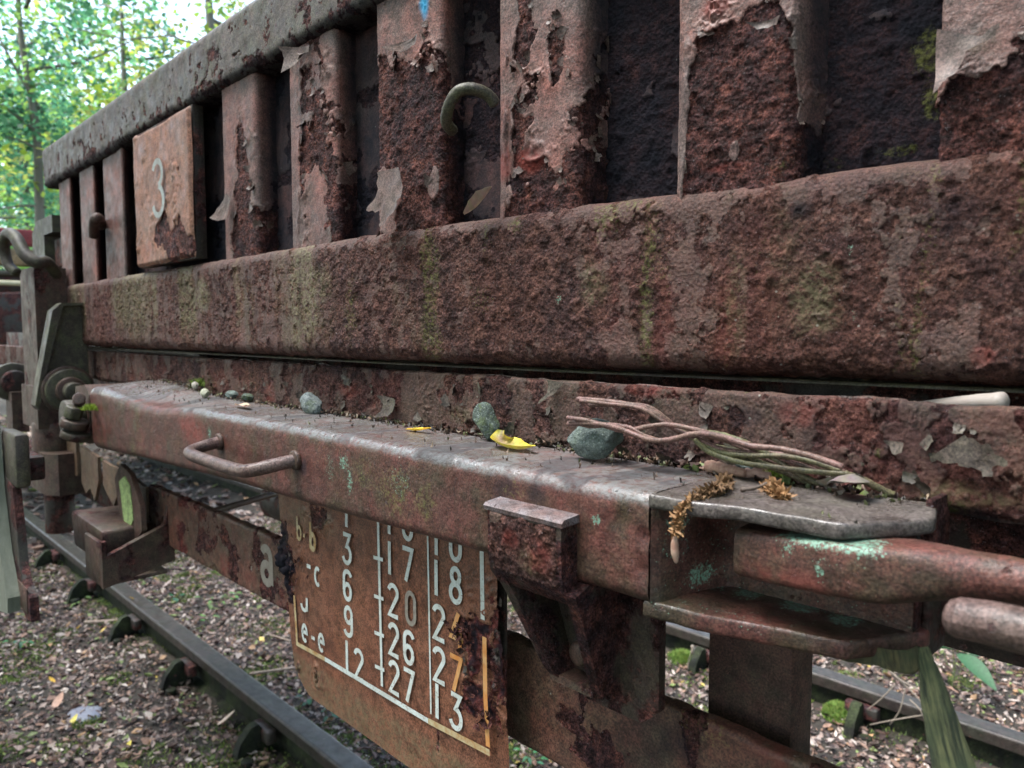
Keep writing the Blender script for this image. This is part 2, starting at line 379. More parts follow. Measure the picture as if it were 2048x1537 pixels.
def flakes(name, C, count, size, mat, parent, k=1.0, lift=.006):
    """curled scraps of paint hinged on the torn edge"""
    Vs, Fs = [], []; base = 0; 
    P = np.concatenate([c[0] for c in C]); N = np.concatenate([c[1] for c in C]); Gd = np.concatenate([c[2] for c in C])
    idx = rng.permutation(len(P))[:count]
    for i in idx:
        n = N[i]; g = -Gd[i]; g = g - n * g.dot(n); lg = np.linalg.norm(g)
        if lg < .1: continue
        g /= lg; s = np.cross(n, g)
        a = rng.uniform(-.9, .9); g2 = g * math.cos(a) + s * math.sin(a); s2 = np.cross(n, g2)
        L = size * rng.uniform(.4, 1.6) * k; Wd = L * rng.uniform(.6, 1.6); curl = rng.uniform(.5, 1.6); m = 5
        rag = rng.uniform(.6, 1.15, m)
        for r in range(m):
            for c in range(m):
                u = r / (m - 1); v = c / (m - 1) - .5
                uu = u * rag[c]; ang = curl * uu
                out = g2 * (L * math.sin(ang) / curl) + n * (L * (1 - math.cos(ang)) / curl + .0006)
                Vs.append(P[i] - g2 * L * .25 + out + s2 * (v * Wd * (1 - .35 * u * rng.uniform(.3, 1.4))) + n * rng.uniform(-1, 1) * .0004)
        for r in range(m - 1):
            for c in range(m - 1):
                q = base + r * m + c; Fs.append((q, q + m, q + m + 1, q + 1))
        base += m * m
    o = meobj(name, fast_mesh(name, np.array(Vs), np.array(Fs), mat), parent); o['kind'] = 'stuff'; return o
def sheet_flake(name, px, Y, pts, mat, parent, bulge=.006, seed=0):
    """a single torn scrap: pts = outline in photo pixels resolved on plane y=Y, hinged at its first edge"""
    r = random.Random(seed); W3 = [at(x, y, Y=Y) for x, y in pts]; c = sum(W3, Vector()) / len(W3)
    h = (W3[0] + W3[1]) / 2; far = max((p - h).length for p in W3)
    bm = bmesh.new(); rings = 4; V = [bm.verts.new(c + Vector((0, -bulge * (c - h).length / far, 0)))]; prev = None
    n = len(W3) * 4; edge = []
    for i in range(n):
        p = W3[i // 4].lerp(W3[(i // 4 + 1) % len(W3)], (i % 4) / 4); 
        j = Vector((r.uniform(-1, 1), 0, r.uniform(-1, 1))) * far * .045; edge.append(p + (j if i > 4 else Vector()))
    grid = []
    for k in range(1, rings + 1):
        row = []
        for p in edge:
            q = c.lerp(p, k / rings); t = min(1, (q - h).length / far); row.append(bm.verts.new(q + Vector((0, -bulge * t * t - .001 + .0022 * t * math.sin(q.x * 260 + seed) * math.cos(q.z * 210), 0))))
        grid.append(row)
    for i in range(n):
        bm.faces.new((V[0], grid[0][i], grid[0][(i + 1) % n]))
        for k in range(rings - 1): bm.faces.new((grid[k][i], grid[k + 1][i], grid[k + 1][(i + 1) % n], grid[k][(i + 1) % n]))
    return bm_obj(name, bm, mat, parent)
# ------------------------------------------------------------------ the wagon
wagon = empty('freight_wagon', (-1.2, 1.85, 0), 'rusty red brown freight wagon with peeling ribbed drop side and load table sign', 'freight wagon')
ds = box('drop_side', -1.97, .55, .535, .540, 1.181, 1.60, M_dark, wagon, .001)
ds['label'] = 'ribbed drop side with torn peeling paint'
edgeC = []

# lower beam of the drop side
xs = xs_adapt(-1.975, .5, .0019)
prof, q = path_pts([(.075, 1.186), (.034, 1.178), (.0, 1.180), (.0, 1.309), (.04, 1.311)], [.004, .02, .020, .014, .004], .0011)
G = extrude_grid(xs, prof, ybow)
X, Zc = G[..., 0], G[..., 2]
G[..., 1] += fbm(G, (4, 0, 9), 2, 71) * .0025
Gs = G * np.array([1, 1, .22])
f = fbm(Gs, 30, 4, 3, .6) * .012 + fbm(G, 95, 4, 31, .65) * .016 - .0055 + .003 * sstep(-.7, -1.3, X)
f += .012 * sstep(1.285, 1.305, Zc)
tanf = .85 * sstep(.1, .6, fbm(G * np.array([1, 1, .15]), 16, 4, 8, .6)) * (.35 + .65 * sstep(-.3, -.8, X)) * .95 * sstep(1.18, 1.23, Zc + .02 * fbm(G, 30, 2, 5))
mossf = sstep(.2, .7, fbm(G * np.array([1, 1, .18]), 24, 4, 18, .65)) * .9 * sstep(-1.6, -.5, X)
darkf = sstep(1.205, 1.183, Zc) * .0
sp = [('tan', 405, 590, .035, .03, 1), ('tan', 235, 600, .05, .04, .9), ('tan', 640, 570, .03, .03, .6), ('tan', 1190, 560, .018, .022, .6), ('tan', 1630, 600, .022, .03, .75), ('tan', 1470, 600, .01, .05, .5),
      ('moss', 870, 540, .012, .04, .8), ('moss', 700, 620, .02, .05, .7), ('moss', 1030, 450, .01, .015, .8), ('moss', 960, 600, .02, .02, .5), ('moss', 1830, 345, .01, .006, .3),
      ('red', 1330, 640, .012, .05, .25), ('red', 1960, 710, .008, .006, .5), ('red', 1450, 640, .01, .05, .3), ('red', 1230, 620, .008, .04, .25), ('lichen', 1118, 600, .004, .006, .9), ('lichen', 1700, 500, .003, .004, .7), ('lichen', 1710, 630, .003, .006, .6),
      ('dark', 1600, 420, .012, .008, .8), ('dark', 1900, 440, .02, .02, .5), ('dark', 600, 600, .008, .05, .4)]
beam = relief('lower_beam', G, f, M_beam, ds, sp, tan=tanf, red=.12 * sstep(.1, .6, fbm(G * np.array([1, 1, .2]), 20, 3, 88)), moss=mossf, rough_amp=.0011, lip=.0006, lump=.0009, paint_amp=.0007, thick=.0001, seed=10)
box('end_cap', -1.977, -1.973, .442, .53, 1.182, 1.305, M_gen, ds, .001)
# thin lip under the drop side
xs = xs_adapt(-1.95, .5, .006)
prof, q = path_pts([(.026, 1.1728), (.026, 1.1745), (.036, 1.1750)], .001, .0009)
G = extrude_grid(xs, prof, ybow)
relief('bottom_lip', G, np.full(G.shape[:2], .01), M_grey, ds, [('moss', 1900, 780, .05, .004, 1), ('moss', 2048, 785, .05, .004, 1), ('moss', 1600, 768, .04, .004, .7)], rough_amp=.0003, lip=0, seed=20)

# top rail
xs = xs_adapt(-1.985, .5, .0022)
prof, q = path_pts([(.05, 1.541), (-.004, 1.539), (-.006, 1.622), (.05, 1.624)], [.004, .012, .014, .004], .0014)
G = extrude_grid(xs, prof, ybow); X, Zc = G[..., 0], G[..., 2]
G[..., 2] += (-.006 * sstep(-1.44, -1.52, X) * sstep(1.60, 1.54, Zc))
f = fbm(G, 60, 5, 40, .68) * .022 + .007 + .008 * sstep(1.57, 1.61, Zc) - .006 * sstep(1.57, 1.545, Zc)
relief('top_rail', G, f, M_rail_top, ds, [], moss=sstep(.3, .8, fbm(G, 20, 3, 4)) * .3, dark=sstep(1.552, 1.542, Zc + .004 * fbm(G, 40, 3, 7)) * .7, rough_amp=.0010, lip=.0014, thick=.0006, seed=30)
box('end_cap', -1.988, -1.984, .438, .49, 1.541, 1.620, M_rail_top, ds, .001)

# back sheet behind the ribs
xs = xs_adapt(-1.96, .4, .0026, mx=.01); zz = np.arange(1.300, 1.56, .0014)
G = np.zeros((len(xs), len(zz), 3)); G[..., 0] = xs[:, None]; G[..., 1] = ybow(xs)[:, None] + .036; G[..., 2] = zz[None, :]
X, Zc = G[..., 0], G[..., 2]
f = fbm(G, 30, 5, 50, .6) * .03 + .012 * sstep(-.5, -1.1, X) - .010 * sstep(-.6, -.25, X)
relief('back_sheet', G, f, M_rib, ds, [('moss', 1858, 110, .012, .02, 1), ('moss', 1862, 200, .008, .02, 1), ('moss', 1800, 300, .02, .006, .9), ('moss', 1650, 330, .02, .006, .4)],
       dark=.80 + .20 * sstep(-.3, .4, fbm(G, 12, 3, 51)), rough_amp=.0012, lip=.003, seed=50, collect=None)  # recess shade painted into the sheet's colour, with its coarse dark scale

# ribs
def xrib(px, off=.006, y=300):
    Dv = .445
    for _ in range(12):
        p = at(px, y, Y=Dv); Dv = float(ybow(p.x)) + off
    return p.x
specs = [  # face left, face right, side end (photo px), boundary s, boundary t, noise, bias
    (115, 137, 155, [-1, 2], [-.3, -.3], .02, .002, .6), (157, 185, 205, [-1, 2], [-.3, -.3], .03, 0, .6), (205, 243, 265, [-1, 2], [-.2, -.2], .03, 0, .6),
    (447, 510, 555, [-1, .0, .45, .55, .9, 1.2], [-.3, -.3, .35, .6, .3, .2], .03, .0, .7),
    (582, 670, 715, [-1, .1, .2, .3, .8, 1, 1.4], [-.5, -.4, .4, .75, .8, .45, .3], .035, .0, .8),
    (757, 880, 930, [-1, .03, .15, .5, .8, 1, 1.4], [.5, .70, .80, .76, .84, .62, .50], .022, 0, .8),
    (1000, 1150, 1215, [-1, .03, .10, .3, .5, .8, .85, 1.0, 1.15, 1.5], [-.3, -.2, .45, .42, .38, .36, .28, .26, .30, .25], .045, .003, .9),
    (1355, 1570, 1650, [-1, .03, .06, .09, .15, .30, .6, .9, 1.0, 1.08, 1.3, 1.6], [-.3, -.2, .1, .25, .36, .48, .475, .45, .42, .18, .13, .20], .012, 0, .6),
]
M_side = M_rib
def make_rib(x0, x1, x2, bs, bt, amp, bias, grimy, spots=(), ztop=1.548, islands=(), step=None):
    xm = (x0 + x1) / 2; y0 = float(ybow(xm)) + .006; st = step or float(np.clip(.0018 * wdist(xm), .0007, .003)); d = .031
    prof, q = path_pts([(x0 + .001, y0 + d), (x0, y0), (x1 + .004, y0), (x2, y0 + d)], [.002, .0030, .009, .002], st)
    zz = np.arange(1.304, ztop, st)
    G = np.zeros((len(prof), len(zz), 3)); G[..., 0] = prof[:, None, 0]; G[..., 1] = prof[:, None, 1]; G[..., 2] = zz[None, :]
    y_off = ybow(G[..., 0]) - float(ybow(xm)); G[..., 1] += y_off
    s = (q - (d)) / max(x1 - x0, 1e-4); s = s[:, None] * np.ones((1, len(zz)))
    t = (G[..., 2] - 1.309) / .23
    zb = np.interp(s, bs, bt)
    f = (t - zb) * .23 * .5 + fbm(G, 55, 5, int(abs(x0) * 977), .6) * amp + fbm(G * np.array([1, 1, .4]), 14, 2, int(abs(x0) * 577)) * amp * .6 + bias
    for (si, ti, rs, rt, v) in islands:
        e = 1 - np.sqrt(((s - si) / rs) ** 2 + ((t - ti) / rt) ** 2) + fbm(G, 70, 3, 77) * .5
        f = np.maximum(f, e * .02) if v > 0 else np.minimum(f, -e * .02)
    C = []
    dk = .93 * sstep(1.04, 1.25, s) * sstep(-1.2, .2, fbm(G, 20, 3, 60))  # rib side darkened in colour: dark scale plus painted shade
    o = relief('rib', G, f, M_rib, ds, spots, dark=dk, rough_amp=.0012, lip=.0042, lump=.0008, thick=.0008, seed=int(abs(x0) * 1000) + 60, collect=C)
    return o, C
allC = []
spots_by = {3: [('moss', 600, 495, .01, .004, .6)], 5: [('blue', 852, 8, .008, .020, 1)],
            6: [('red', 1060, 320, .020, .014, 1), ('red', 1010, 330, .01, .02, .8)], 7: [('red', 1430, 20, .012, .008, .7), ('moss', 1570, 330, .01, .008, .5), ('red', 1460, 335, .02, .004, .5)]}
isl = {5: [(.12, .12, .22, .13, 1), (.9, .17, .07, .07, 1)], 4: [(.55, .1, .3, .3, 1), (.2, .06, .2, .2, 1)],
       6: [(.5, .55, .35, .05, 1), (.1, .5, .08, .5, 1), (.75, .42, .12, .25, 1), (.65, .27, .25, .10, 1), (.35, .65, .12, .14, -1), (.75, .57, .10, .1, -1)],
       7: [(.55, .10, .05, .03, 1)], 3: [(.15, .2, .1, .3, 1)]}
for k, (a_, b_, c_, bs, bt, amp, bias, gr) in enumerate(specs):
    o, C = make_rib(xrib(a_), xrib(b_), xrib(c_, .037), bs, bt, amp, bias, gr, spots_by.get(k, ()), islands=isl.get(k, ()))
    wgt = max(.5, float(wdist((xrib(a_)))))
    if k >= 3 and C: allC.append((C, k))
xr = xrib(1875)
o, C = make_rib(xr, xr + .080, xr + .088, [-1, -.02, .05, .3, .75, 1.0], [.0, .12, .17, .205, .27, .33], .010, 0, .6, [('tan', 1960, 90, .01, .01, .3)], step=.0008); allC.append((C, 8))
for xo in (.035, .22): make_rib(xo, xo + .08, xo + .088, [-1, 2], [.3, .3], .02, 0, .5, step=.0025)
for C, k in allC:
    flakes('peeling_paint', C, {3: 14, 4: 16, 5: 22, 6: 55, 7: 12, 8: 7}[k], {3: .009, 4: .009, 5: .006, 6: .0055, 7: .0045, 8: .004}[k], M_flake, ds)
# big hanging scraps
sheet_flake('paint_flake', 0, .434, [(757, 345), (800, 335), (812, 380), (800, 425), (775, 455), (768, 425), (742, 425), (760, 390)], M_flake, ds, .008, 1)
sheet_flake('paint_flake', 0, .440, [(455, 385), (462, 400), (460, 440), (436, 440), (442, 420)], M_flake, ds, .012, 2)
sheet_flake('paint_flake', 0, .440, [(582, 100), (645, 88), (612, 108), (590, 150)], M_flake, ds, .016, 3)
sheet_flake('paint_flake', 0, .478, [(1876, 60), (1960, 75), (2000, 55), (1990, 70), (1940, 88), (1915, 150), (1885, 170), (1875, 190)], M_flake, ds, .006, 4)
sheet_flake('paint_flake', 0, .437, [(770, 98), (850, 70), (845, 85), (806, 106)], M_flake, ds, .006, 6)
sheet_flake('paint_flake', 0, .452, [(1500, 50), (1570, 36), (1560, 52), (1520, 62)], M_flake, ds, .005, 8)

# number plate on the drop side
x0, x1 = at(268, 400, Y=.434).x, at(385, 400, Y=.434).x
pp = np.linspace(x0, x1, 90); zz = np.linspace(1.318, 1.534, 110)
G = np.zeros((90, 110, 3)); G[..., 0] = pp[:, None]; G[..., 2] = zz[None, :]; G[..., 1] = .434
ss = (G[..., 0] - x0) / (x1 - x0); tt = (G[..., 2] - 1.318) / .216
edge = np.minimum(np.minimum(ss, 1 - ss) * (x1 - x0), np.minimum(tt, 1 - tt) * .216)
G[..., 1] += .004 * sstep(.004, 0, edge) + .003 * fbm(G, 8, 2, 3)
e = 1 - np.sqrt(((ss - .68) / .36) ** 2 + ((tt - .12) / .14) ** 2) + fbm(G, 30, 4, 77, .6) * .8
f = np.minimum(.02 + fbm(G, 60, 3, 4) * .018, -e * .03)
M_plate = metal('salmon brown plate paint', (.36, .155, .10), (.29, .13, .085), (.24, .17, .11), .25, use_attr=True, pit=.15, streak=.3, speck=.1, bumpk=.5)
npl = relief('number_plate', G, f, M_plate, ds, [('red', 300, 500, .03, .02, .3)], rough_amp=.001, lip=.006, lump=.0005, thick=.0012, seed=90)
box('plate_backing', x0 + .004, x1 - .003, .4385, .455, 1.316, 1.538, M_dark, ds, .001)

# hook rods on the drop side
P = [at(990, 208, Y=.447), at(975, 190, Y=.440), at(945, 178, Y=.428), at(915, 185, Y=.420), at(897, 215, Y=.418), at(893, 245, Y=.424), at(905, 262, Y=.436)]
tube('hook_rod', P, .0052, M_grey, ds, rough=.04)
P = [at(203, 452, Y=.445), at(200, 440, Y=.43), at(194, 436, Y=.418), at(188, 445, Y=.415), at(187, 470, Y=.43)]
tube('hook_rod', P, .009, M_gen, ds, rough=.04)

# ---- lettering
def arc(cx, cy, rx, ry, a0, a1, n=14): return [(cx + rx * math.cos(R_(a0 + (a1 - a0) * i / n)), cy + ry * math.sin(R_(a0 + (a1 - a0) * i / n))) for i in range(n + 1)]
GL = {'1': [[(.25, 0), (.25, 1)]],
      '2': [arc(.25, .74, .22, .22, 165, -25) + [(.05, .04), (.5, .04)]],
      '3': [[(.03, .96), (.42, .96), (.22, .58)] + arc(.22, .31, .23, .27, 80, -160)],
      'r3': [arc(.23, .75, .20, .21, 160, -80) , arc(.23, .28, .23, .25, 80, -165)],
      '4': [[(.36, 1), (.04, .3), (.55, .3)], [(.42, .6), (.42, 0)]],
      '6': [arc(.25, .29, .20, .25, 180, -180), [(.05, .30)] + arc(.27, .74, .22, .22, 175, 20)],
      '9': [arc(.25, .71, .20, .25, 0, 360), [(.45, .70)] + arc(.23, .26, .22, .22, -5, -160)],
      '7': [[(.0, .96), (.46, .96), (.14, 0)]],
      '8': [arc(.25, .745, .17, .20, 0, 360), arc(.25, .28, .215, .245, 0, 360)],
      '0': [arc(.25, .7, .2, .25, 0, 180) + arc(.25, .3, .2, .25, 180, 360) + [(.45, .7)]],
      'c': [arc(.25, .33, .2, .3, 50, 310)], 'e': [[(.06, .36), (.44, .36)] + arc(.25, .33, .2, .29, 6, 310)],
      'a': [arc(.22, .56, .18, .17, 160, 0, 8) + [(.40, .02)], arc(.22, .22, .18, .19, 20, 350)],
      'b': [[(.05, 1), (.05, .02)], arc(.25, .3, .2, .27, 0, 360)], 'd': [[(.45, 1), (.45, .02)], arc(.25, .3, .2, .27, 0, 360)],
      '-': [[(.0, .36), (.32, .36)]], 'D': [[(.45, .5), (.45, .0)], arc(.25, .2, .2, .2, 180, 350)]}
def ribbon(strokes, w, th=0):
    V, Fc = [], []
    for si, st in enumerate(strokes):
        P = [Vector((p[0], p[1])) for p in st]; n = len(P); b = len(V)
        for i in range(n):
            a = (P[i] - P[i - 1]).normalized() if i else None; c = (P[i + 1] - P[i]).normalized() if i < n - 1 else None
            t = (a + c) if a and c else (a or c)
            if t.length < .3: t = c
            t = t.normalized(); nrm = Vector((-t.y, t.x)); k = 1
            if a and c: k = min(1.6, 1 / max(.45, t.dot(a)))
            V += [(*(P[i] + nrm * w / 2 * k), si), (*(P[i] - nrm * w / 2 * k), si)]
        for i in range(n - 1): Fc.append((b + 2 * i, b + 2 * i + 1, b + 2 * i + 3, b + 2 * i + 2))
    return V, Fc
def letter(name, ch, x, z, h, y, mat, parent, w=.11, aspect=1.0, mirror=False, shear=0, clip=None, rag=0):
    V, Fc = ribbon(GL[ch], w / 1.0)
    me = bpy.data.meshes.new(name)
    pts = [(x + (v[0] * aspect + shear * v[1]) * h, y - .0001 * v[2], z + v[1] * h) for v in V]
    me.from_pydata([tuple(p) for p in pts], [], Fc); me.materials.append(mat)
    bm = bmesh.new(); bm.from_mesh(me)
    if clip is not None:
        geom = bm.verts[:] + bm.edges[:] + bm.faces[:]
        bmesh.ops.bisect_plane(bm, geom=geom, plane_co=clip[0], plane_no=clip[1], clear_outer=True)
    bmesh.ops.subdivide_edges(bm, edges=bm.edges[:], cuts=1)
    bm.to_mesh(me); bm.free()
    return meobj(name, me, parent)
zt = at(310, 320, Y=.431).z; zb_ = at(325, 430, Y=.431).z; M_num = simple('grey blue number paint', (.27, .31, .30), (.17, .16, .14), 90, .6)
letter('painted_number', 'r3', at(307, 380, Y=.430).x, 1.388, .090, .4285, M_num, ds, w=.10, aspect=1.1)

# ---- deck edge
xs = xs_adapt(-3.1, .5, .0019)
prof, q = path_pts([(.475, 1.107), (.4600, 1.109), (.4595, 1.1665), (.4650, 1.1667)], [.003, .006, .0025, .002], .0011)
G = extrude_grid(xs, prof); X, Zc = G[..., 0], G[..., 2]
f = fbm(G * np.array([1, 1, .8]), 38, 5, 110, .62) * .03 + .000 - .003 * sstep(-.5, -.2, X)
fr = (G[..., 1] < .465)
sp = [('moss', 130, 720, .1, .03, .6), ('moss', 1500, 760, .004, .004, .8), ('moss', 1760, 905, .004, .004, .9), ('tan', 1900, 990, .022, .010, .9), ('tan', 1980, 1000, .02, .006, .8), ('moss', 1880, 1010, .02, .008, .9), ('dark', 1920, 1030, .03, .006, .7),
      ('red', 700, 780, .03, .012, .5), ('red', 540, 790, .02, .02, .5), ('moss', 420, 770, .04, .02, .6), ('red', 1600, 830, .02, .01, .5), ('red', 1300, 780, .03, .006, .6), ('dark', 1490, 830, .02, .01, .6), ('tan', 920, 830, .02, .01, .5), ('moss', 500, 760, .05, .02, .4)]
C = []
de = relief('deck_edge', G, np.where(fr, f, .01), M_deck, wagon, sp, dark=.35 * sstep(0, .6, fbm(G, 20, 3, 8)) * fr, wet=(~fr) * .8, red=sstep(.1, .6, fbm(G, 15, 3, 12)) * .18, rough_amp=.0012, lip=.0032, lump=.0012, seed=110, collect=C)
Cf = []
for (P_, N_, g_) in C:
    m = (P_[:, 0] > -1.2) & (P_[:, 1] < .4605) & (P_[:, 0] < -.05) & (P_[:, 2] < 1.157); Cf.append((P_[m], N_[m], g_[m]))
flakes('peeling_paint', Cf, 70, .0065, M_flake_dark, de)
sheet_flake('paint_flake', 0, .455, [(1860, 915), (1930, 870), (1975, 890), (2020, 915), (2022, 930), (1990, 930), (1982, 955), (1950, 935), (1900, 925)], M_flake_dark, de, .004, 11)
sheet_flake('paint_flake', 0, .456, [(1770, 880), (1810, 885), (1812, 905), (1790, 908)], M_flake_dark, de, .004, 12)
sheet_flake('paint_flake', 0, .456, [(1095, 760), (1130, 765), (1110, 790), (1085, 810), (1100, 785)], M_flake_dark, de, .006, 13)
sheet_flake('paint_flake', 0, .456, [(760, 790), (800, 800), (790, 830), (765, 835), (770, 810)], M_flake_dark, de, .008, 14)
# wagon floor boards and the far side (seen through gaps)
for i in range(3):
    box('floor_plank', -3.1, .55, .605 + i * .185, .605 + i * .185 + .178, 1.095, 1.140, M_dark, wagon, .003)
box('frame_beam', -3.1, .55, .4660, .4700, 1.108, 1.150, M_dark, wagon, .001)
box('added_gap_backing', -3.1, .55, .545, .570, 1.06, 1.205, M_dark, wagon, .001)  # added dark board, closes the gap under the drop side to black
box('inner_web', -3.1, .55, .58, .596, .985, 1.16, M_dark, wagon, .001)
for yy in (.95,): box('underframe_beam', -3.1, .55, yy, yy + .08, 1.02, 1.09, M_dark, wagon, .004)

M_bartop = metal('wet worn grey upper surface', (.30, .31, .31), (.22, .215, .215), (.13, .12, .09), .3, cover=.9, rough_paint=.3, pit=.05, bumpk=.35, speck=.1, streak=.1)
# ---- locking bar
xs = xs_adapt(-1.450, -.2575, .0019, .36)
prof, q = path_pts([(.44, 1.048), (.360, 1.046), (.3595, 1.1125), (.447, 1.1120)], [.004, .009, .011, .006], .0011)
G = extrude_grid(xs, prof); X, Zc = G[..., 0], G[..., 2]; w_ = (Zc - 1.046) / .0665
bot = np.interp(X, [-1.45, -1.25, -1.15, -1.0, -.90, -.64, -.4, -.25], [-.036, -.027, -.021, -.017, -.013, -.008, -.001, 0])
xk = [-1.450, -1.40, -1.34, -1.29, -1.22, -1.15, -1.08, -1.0, -.93, -.25]
tf_ = np.interp(X, xk, [-.010, .002, .005, .001, -.004, -.010, -.010, -.004, .0, 0]); tb_ = np.interp(X, xk, [.0, .008, .013, .013, .010, .005, .001, 0, .0, 0])
yw = sstep(.365, .435, G[..., 1]); top = tf_ * (1 - yw) + tb_ * yw
G[..., 2] += bot * (1 - w_) + top * w_
endt = np.clip((-1.375 - X) / .075, 0, 1) ** 1.6; cm = (1.085 + G[..., 2] * 0); G[..., 2] += (cm - G[..., 2]) * endt * .30
G[..., 1] += .030 * endt ** 1.5 * (G[..., 1] < .40)
G[..., 1] += fbm(G, (5, 0, 6), 2, 9) * .0012
# dents near the fork
for (px, py, r, dp) in ((1240, 1045, .012, .0016), (1290, 1075, .008, .002), (1195, 965, .012, .0014), (1285, 1140, .010, .0012)):
    p = at(px, py, Y=.36); G[..., 1] += dp * np.exp(-((G[..., 0] - p.x) ** 2 + (G[..., 2] - p.z) ** 2) / (r * r * .4)) * (G[..., 1] < .38)
f = .018 + fbm(G, 50, 5, 130, .6) * .014 + .0 * X
topm = sstep(1.1035, 1.1085, Zc + .002 * fbm(G, 60, 3, 44)); Xt = G[..., 0]
sp = [('red', 385, 860, .05, .022, .8), ('lichen', 690, 925, .012, .010, .9), ('lichen', 700, 960, .006, .02, .8), ('lichen', 660, 940, .012, .02, .5), ('lichen', 800, 960, .02, .02, .5), ('moss', 790, 980, .03, .03, .8), ('moss', 850, 1000, .02, .02, .8), ('moss', 730, 950, .03, .02, .7),
      ('lichen', 1195, 1038, .005, .005, 1), ('lichen', 850, 1010, .008, .01, .7), ('lichen', 1290, 1120, .003, .004, .9), ('dark', 1010, 980, .015, .012, .55), ('dark', 1075, 990, .010, .012, .6), ('moss', 1030, 985, .015, .01, .6), ('lichen', 345, 900, .006, .01, .9), ('lichen', 420, 868, .006, .01, .9), ('lichen', 270, 850, .01, .015, .6),
      ('dark', 610, 935, .008, .012, .8), ('dark', 445, 890, .008, .01, .6), ('moss', 350, 880, .06, .02, .5), ('moss', 500, 880, .06, .015, .4)]
bar = relief('locking_bar', G, f, M_bar, wagon, sp, wet=topm * sstep(-.2, .25, fbm(G * np.array([1, .35, 1]), 28, 4, 14)) * .95, dark=topm * sstep(.15, .3, fbm(G * np.array([1, .4, 1]), 30, 4, 15)) * .6,
             moss=(.35 + .3 * sstep(-.7, -1.2, X)) * sstep(.0, .6, fbm(G * np.array([1, 1, .5]), 26, 3, 16)) * (1 - topm), red=.12 * sstep(.1, .6, fbm(G, 14, 3, 17)), tan=topm * (.88 + .12 * sstep(.376, .364, G[..., 1])), rough_amp=.0009, lip=.001, lump=.0005, thick=.0006, paint_amp=.00025, seed=130)  # tan greys the top: sky reflection painted in, over a worn front edge
bar['label'] = 'long locking bar with wet grey top'
# grab handle
P = [(-.868, .362, 1.079), (-.866, .345, 1.077), (-.862, .325, 1.073), (-.845, .3165, 1.0715), (-.79, .3155, 1.0705), (-.725, .3165, 1.0700), (-.703, .322, 1.072), (-.690, .342, 1.077), (-.684, .362, 1.080)]
tube('grab_handle', P, .0068, M_pipe, bar, rough=.02)
for px, pz in ((-.868, 1.079), (-.684, 1.080)): cyl('weld_collar', (px, .358, pz), (0, 1, 0), .0100, .006, M_gen, bar, 20, .002)
M_brk2 = metal('grimy clevis washer', (.09, .065, .048), (.06, .045, .035), (.09, .09, .05), .6, cover=.6, bumpk=1)
# left end: clevis, pin and bolt
prism('end_lug', [(-1.51, 1.110), (-1.45, 1.116), (-1.425, 1.10), (-1.425, 1.03), (-1.45, 1.012), (-1.50, 1.02), (-1.515, 1.05)], 'y', .366, .44, M_gen, bar, .006, 3)
cyl('clevis_boss', (-1.475, .352, 1.055), (0, 1, 0), .034, .030, M_grey, bar, 28, .003)
cyl('clevis_boss', (-1.418, .340, 1.053), (.25, .2, 1), .022, .015, M_gen, bar, 28, .003)
cyl('clevis_boss', (-1.419, .341, 1.033), (.25, .2, 1), .023, .013, M_brk2, bar, 28, .003)
bmn = cyl('hex_nut', (-1.414, .339, 1.073), (.25, .2, 1), .015, .020, M_grey, bar, 6, .002)
cyl('pin', (-1.425, .350, 1.092), (.9, -.2, .2), .010, .04, M_pipe, bar, 18, .002)

# fork end of the bar
def plate_poly(z0, z1, pts, nm, mat, bev=.0035): return prism(nm, pts, 'z', z0, z1, mat, bar, bev, 3)
M_fork = metal('fork plate paint with lichen', (.17, .075, .062), (.115, .055, .048), (.10, .095, .07), .35, cover=.85, rough_paint=.35, pit=.2, bumpk=.5, speck=.9)
def slab(nm, pts, z0, z1, spots, wetv, seed, edge_r=.0022, mat=M_bar, lich=None, tanb=0):
    """rounded plate with its own detailed upper face: rows shrink from the outline to the centre line"""
    out = path_pts(pts + [pts[0]], .0035, .0012)[0]
    c = np.array([np.mean([p[0] for p in pts]), np.mean([p[1] for p in pts])])
    rows = []
    zs = [(z0, .0), (z0, .0008)]
    secs = [(1 - .06, z0), (1.0 - .012, z0), (1.0, z0 + edge_r * .6), (1.0, z1 - edge_r * .8), (1 - .008, z1 - edge_r * .2)] + [(s_, z1) for s_ in np.linspace(.97, .02, 44)]
    G = np.zeros((len(out), len(secs), 3))
    for j, (s_, z_) in enumerate(secs):
        G[:, j, 0] = c[0] + (out[:, 0] - c[0]) * s_; G[:, j, 1] = c[1] + (out[:, 1] - c[1]) * s_; G[:, j, 2] = z_
    wob = fbm(G * np.array([1, 1, 0]), 35, 2, seed)
    G[..., 2] += wob * .0008
    ccw = sum((pts[i][0] * pts[(i + 1) % len(pts)][1] - pts[(i + 1) % len(pts)][0] * pts[i][1]) for i in range(len(pts))) > 0
    top = (G[..., 2] > z1 - .002) * 1.0
    lm = None if lich is None else top * lich * sstep(-.3, .5, fbm(G, 45, 3, seed + 7))
    return relief(nm, G, .015 + fbm(G, 60, 4, seed, .6) * .012, mat, bar, spots, wet=top * wetv * sstep(-.2, .3, fbm(G, 40, 3, seed + 2)), lichen=lm, tan=top * tanb, rough_amp=.0008, lip=.0006, lump=.0008, thick=.0004, seed=seed, flip=not ccw)
M_ptop = metal('wet grey brown plate top', (.165, .14, .13), (.12, .095, .09), (.12, .12, .085), .35, use_attr=True, rough_paint=.28, pit=.1, bumpk=.5, speck=.2, streak=.1)
slab('top_plate', [(-.2578, .3600), (-.235, .361), (-.15, .3740), (-.122, .418), (-.131, .4480), (-.2578, .4470)], 1.1055, 1.1130, [('red', 1720, 985, .01, .01, .5), ('dark', 1740, 1000, .012, .01, .6)], .9, 150, mat=M_ptop)
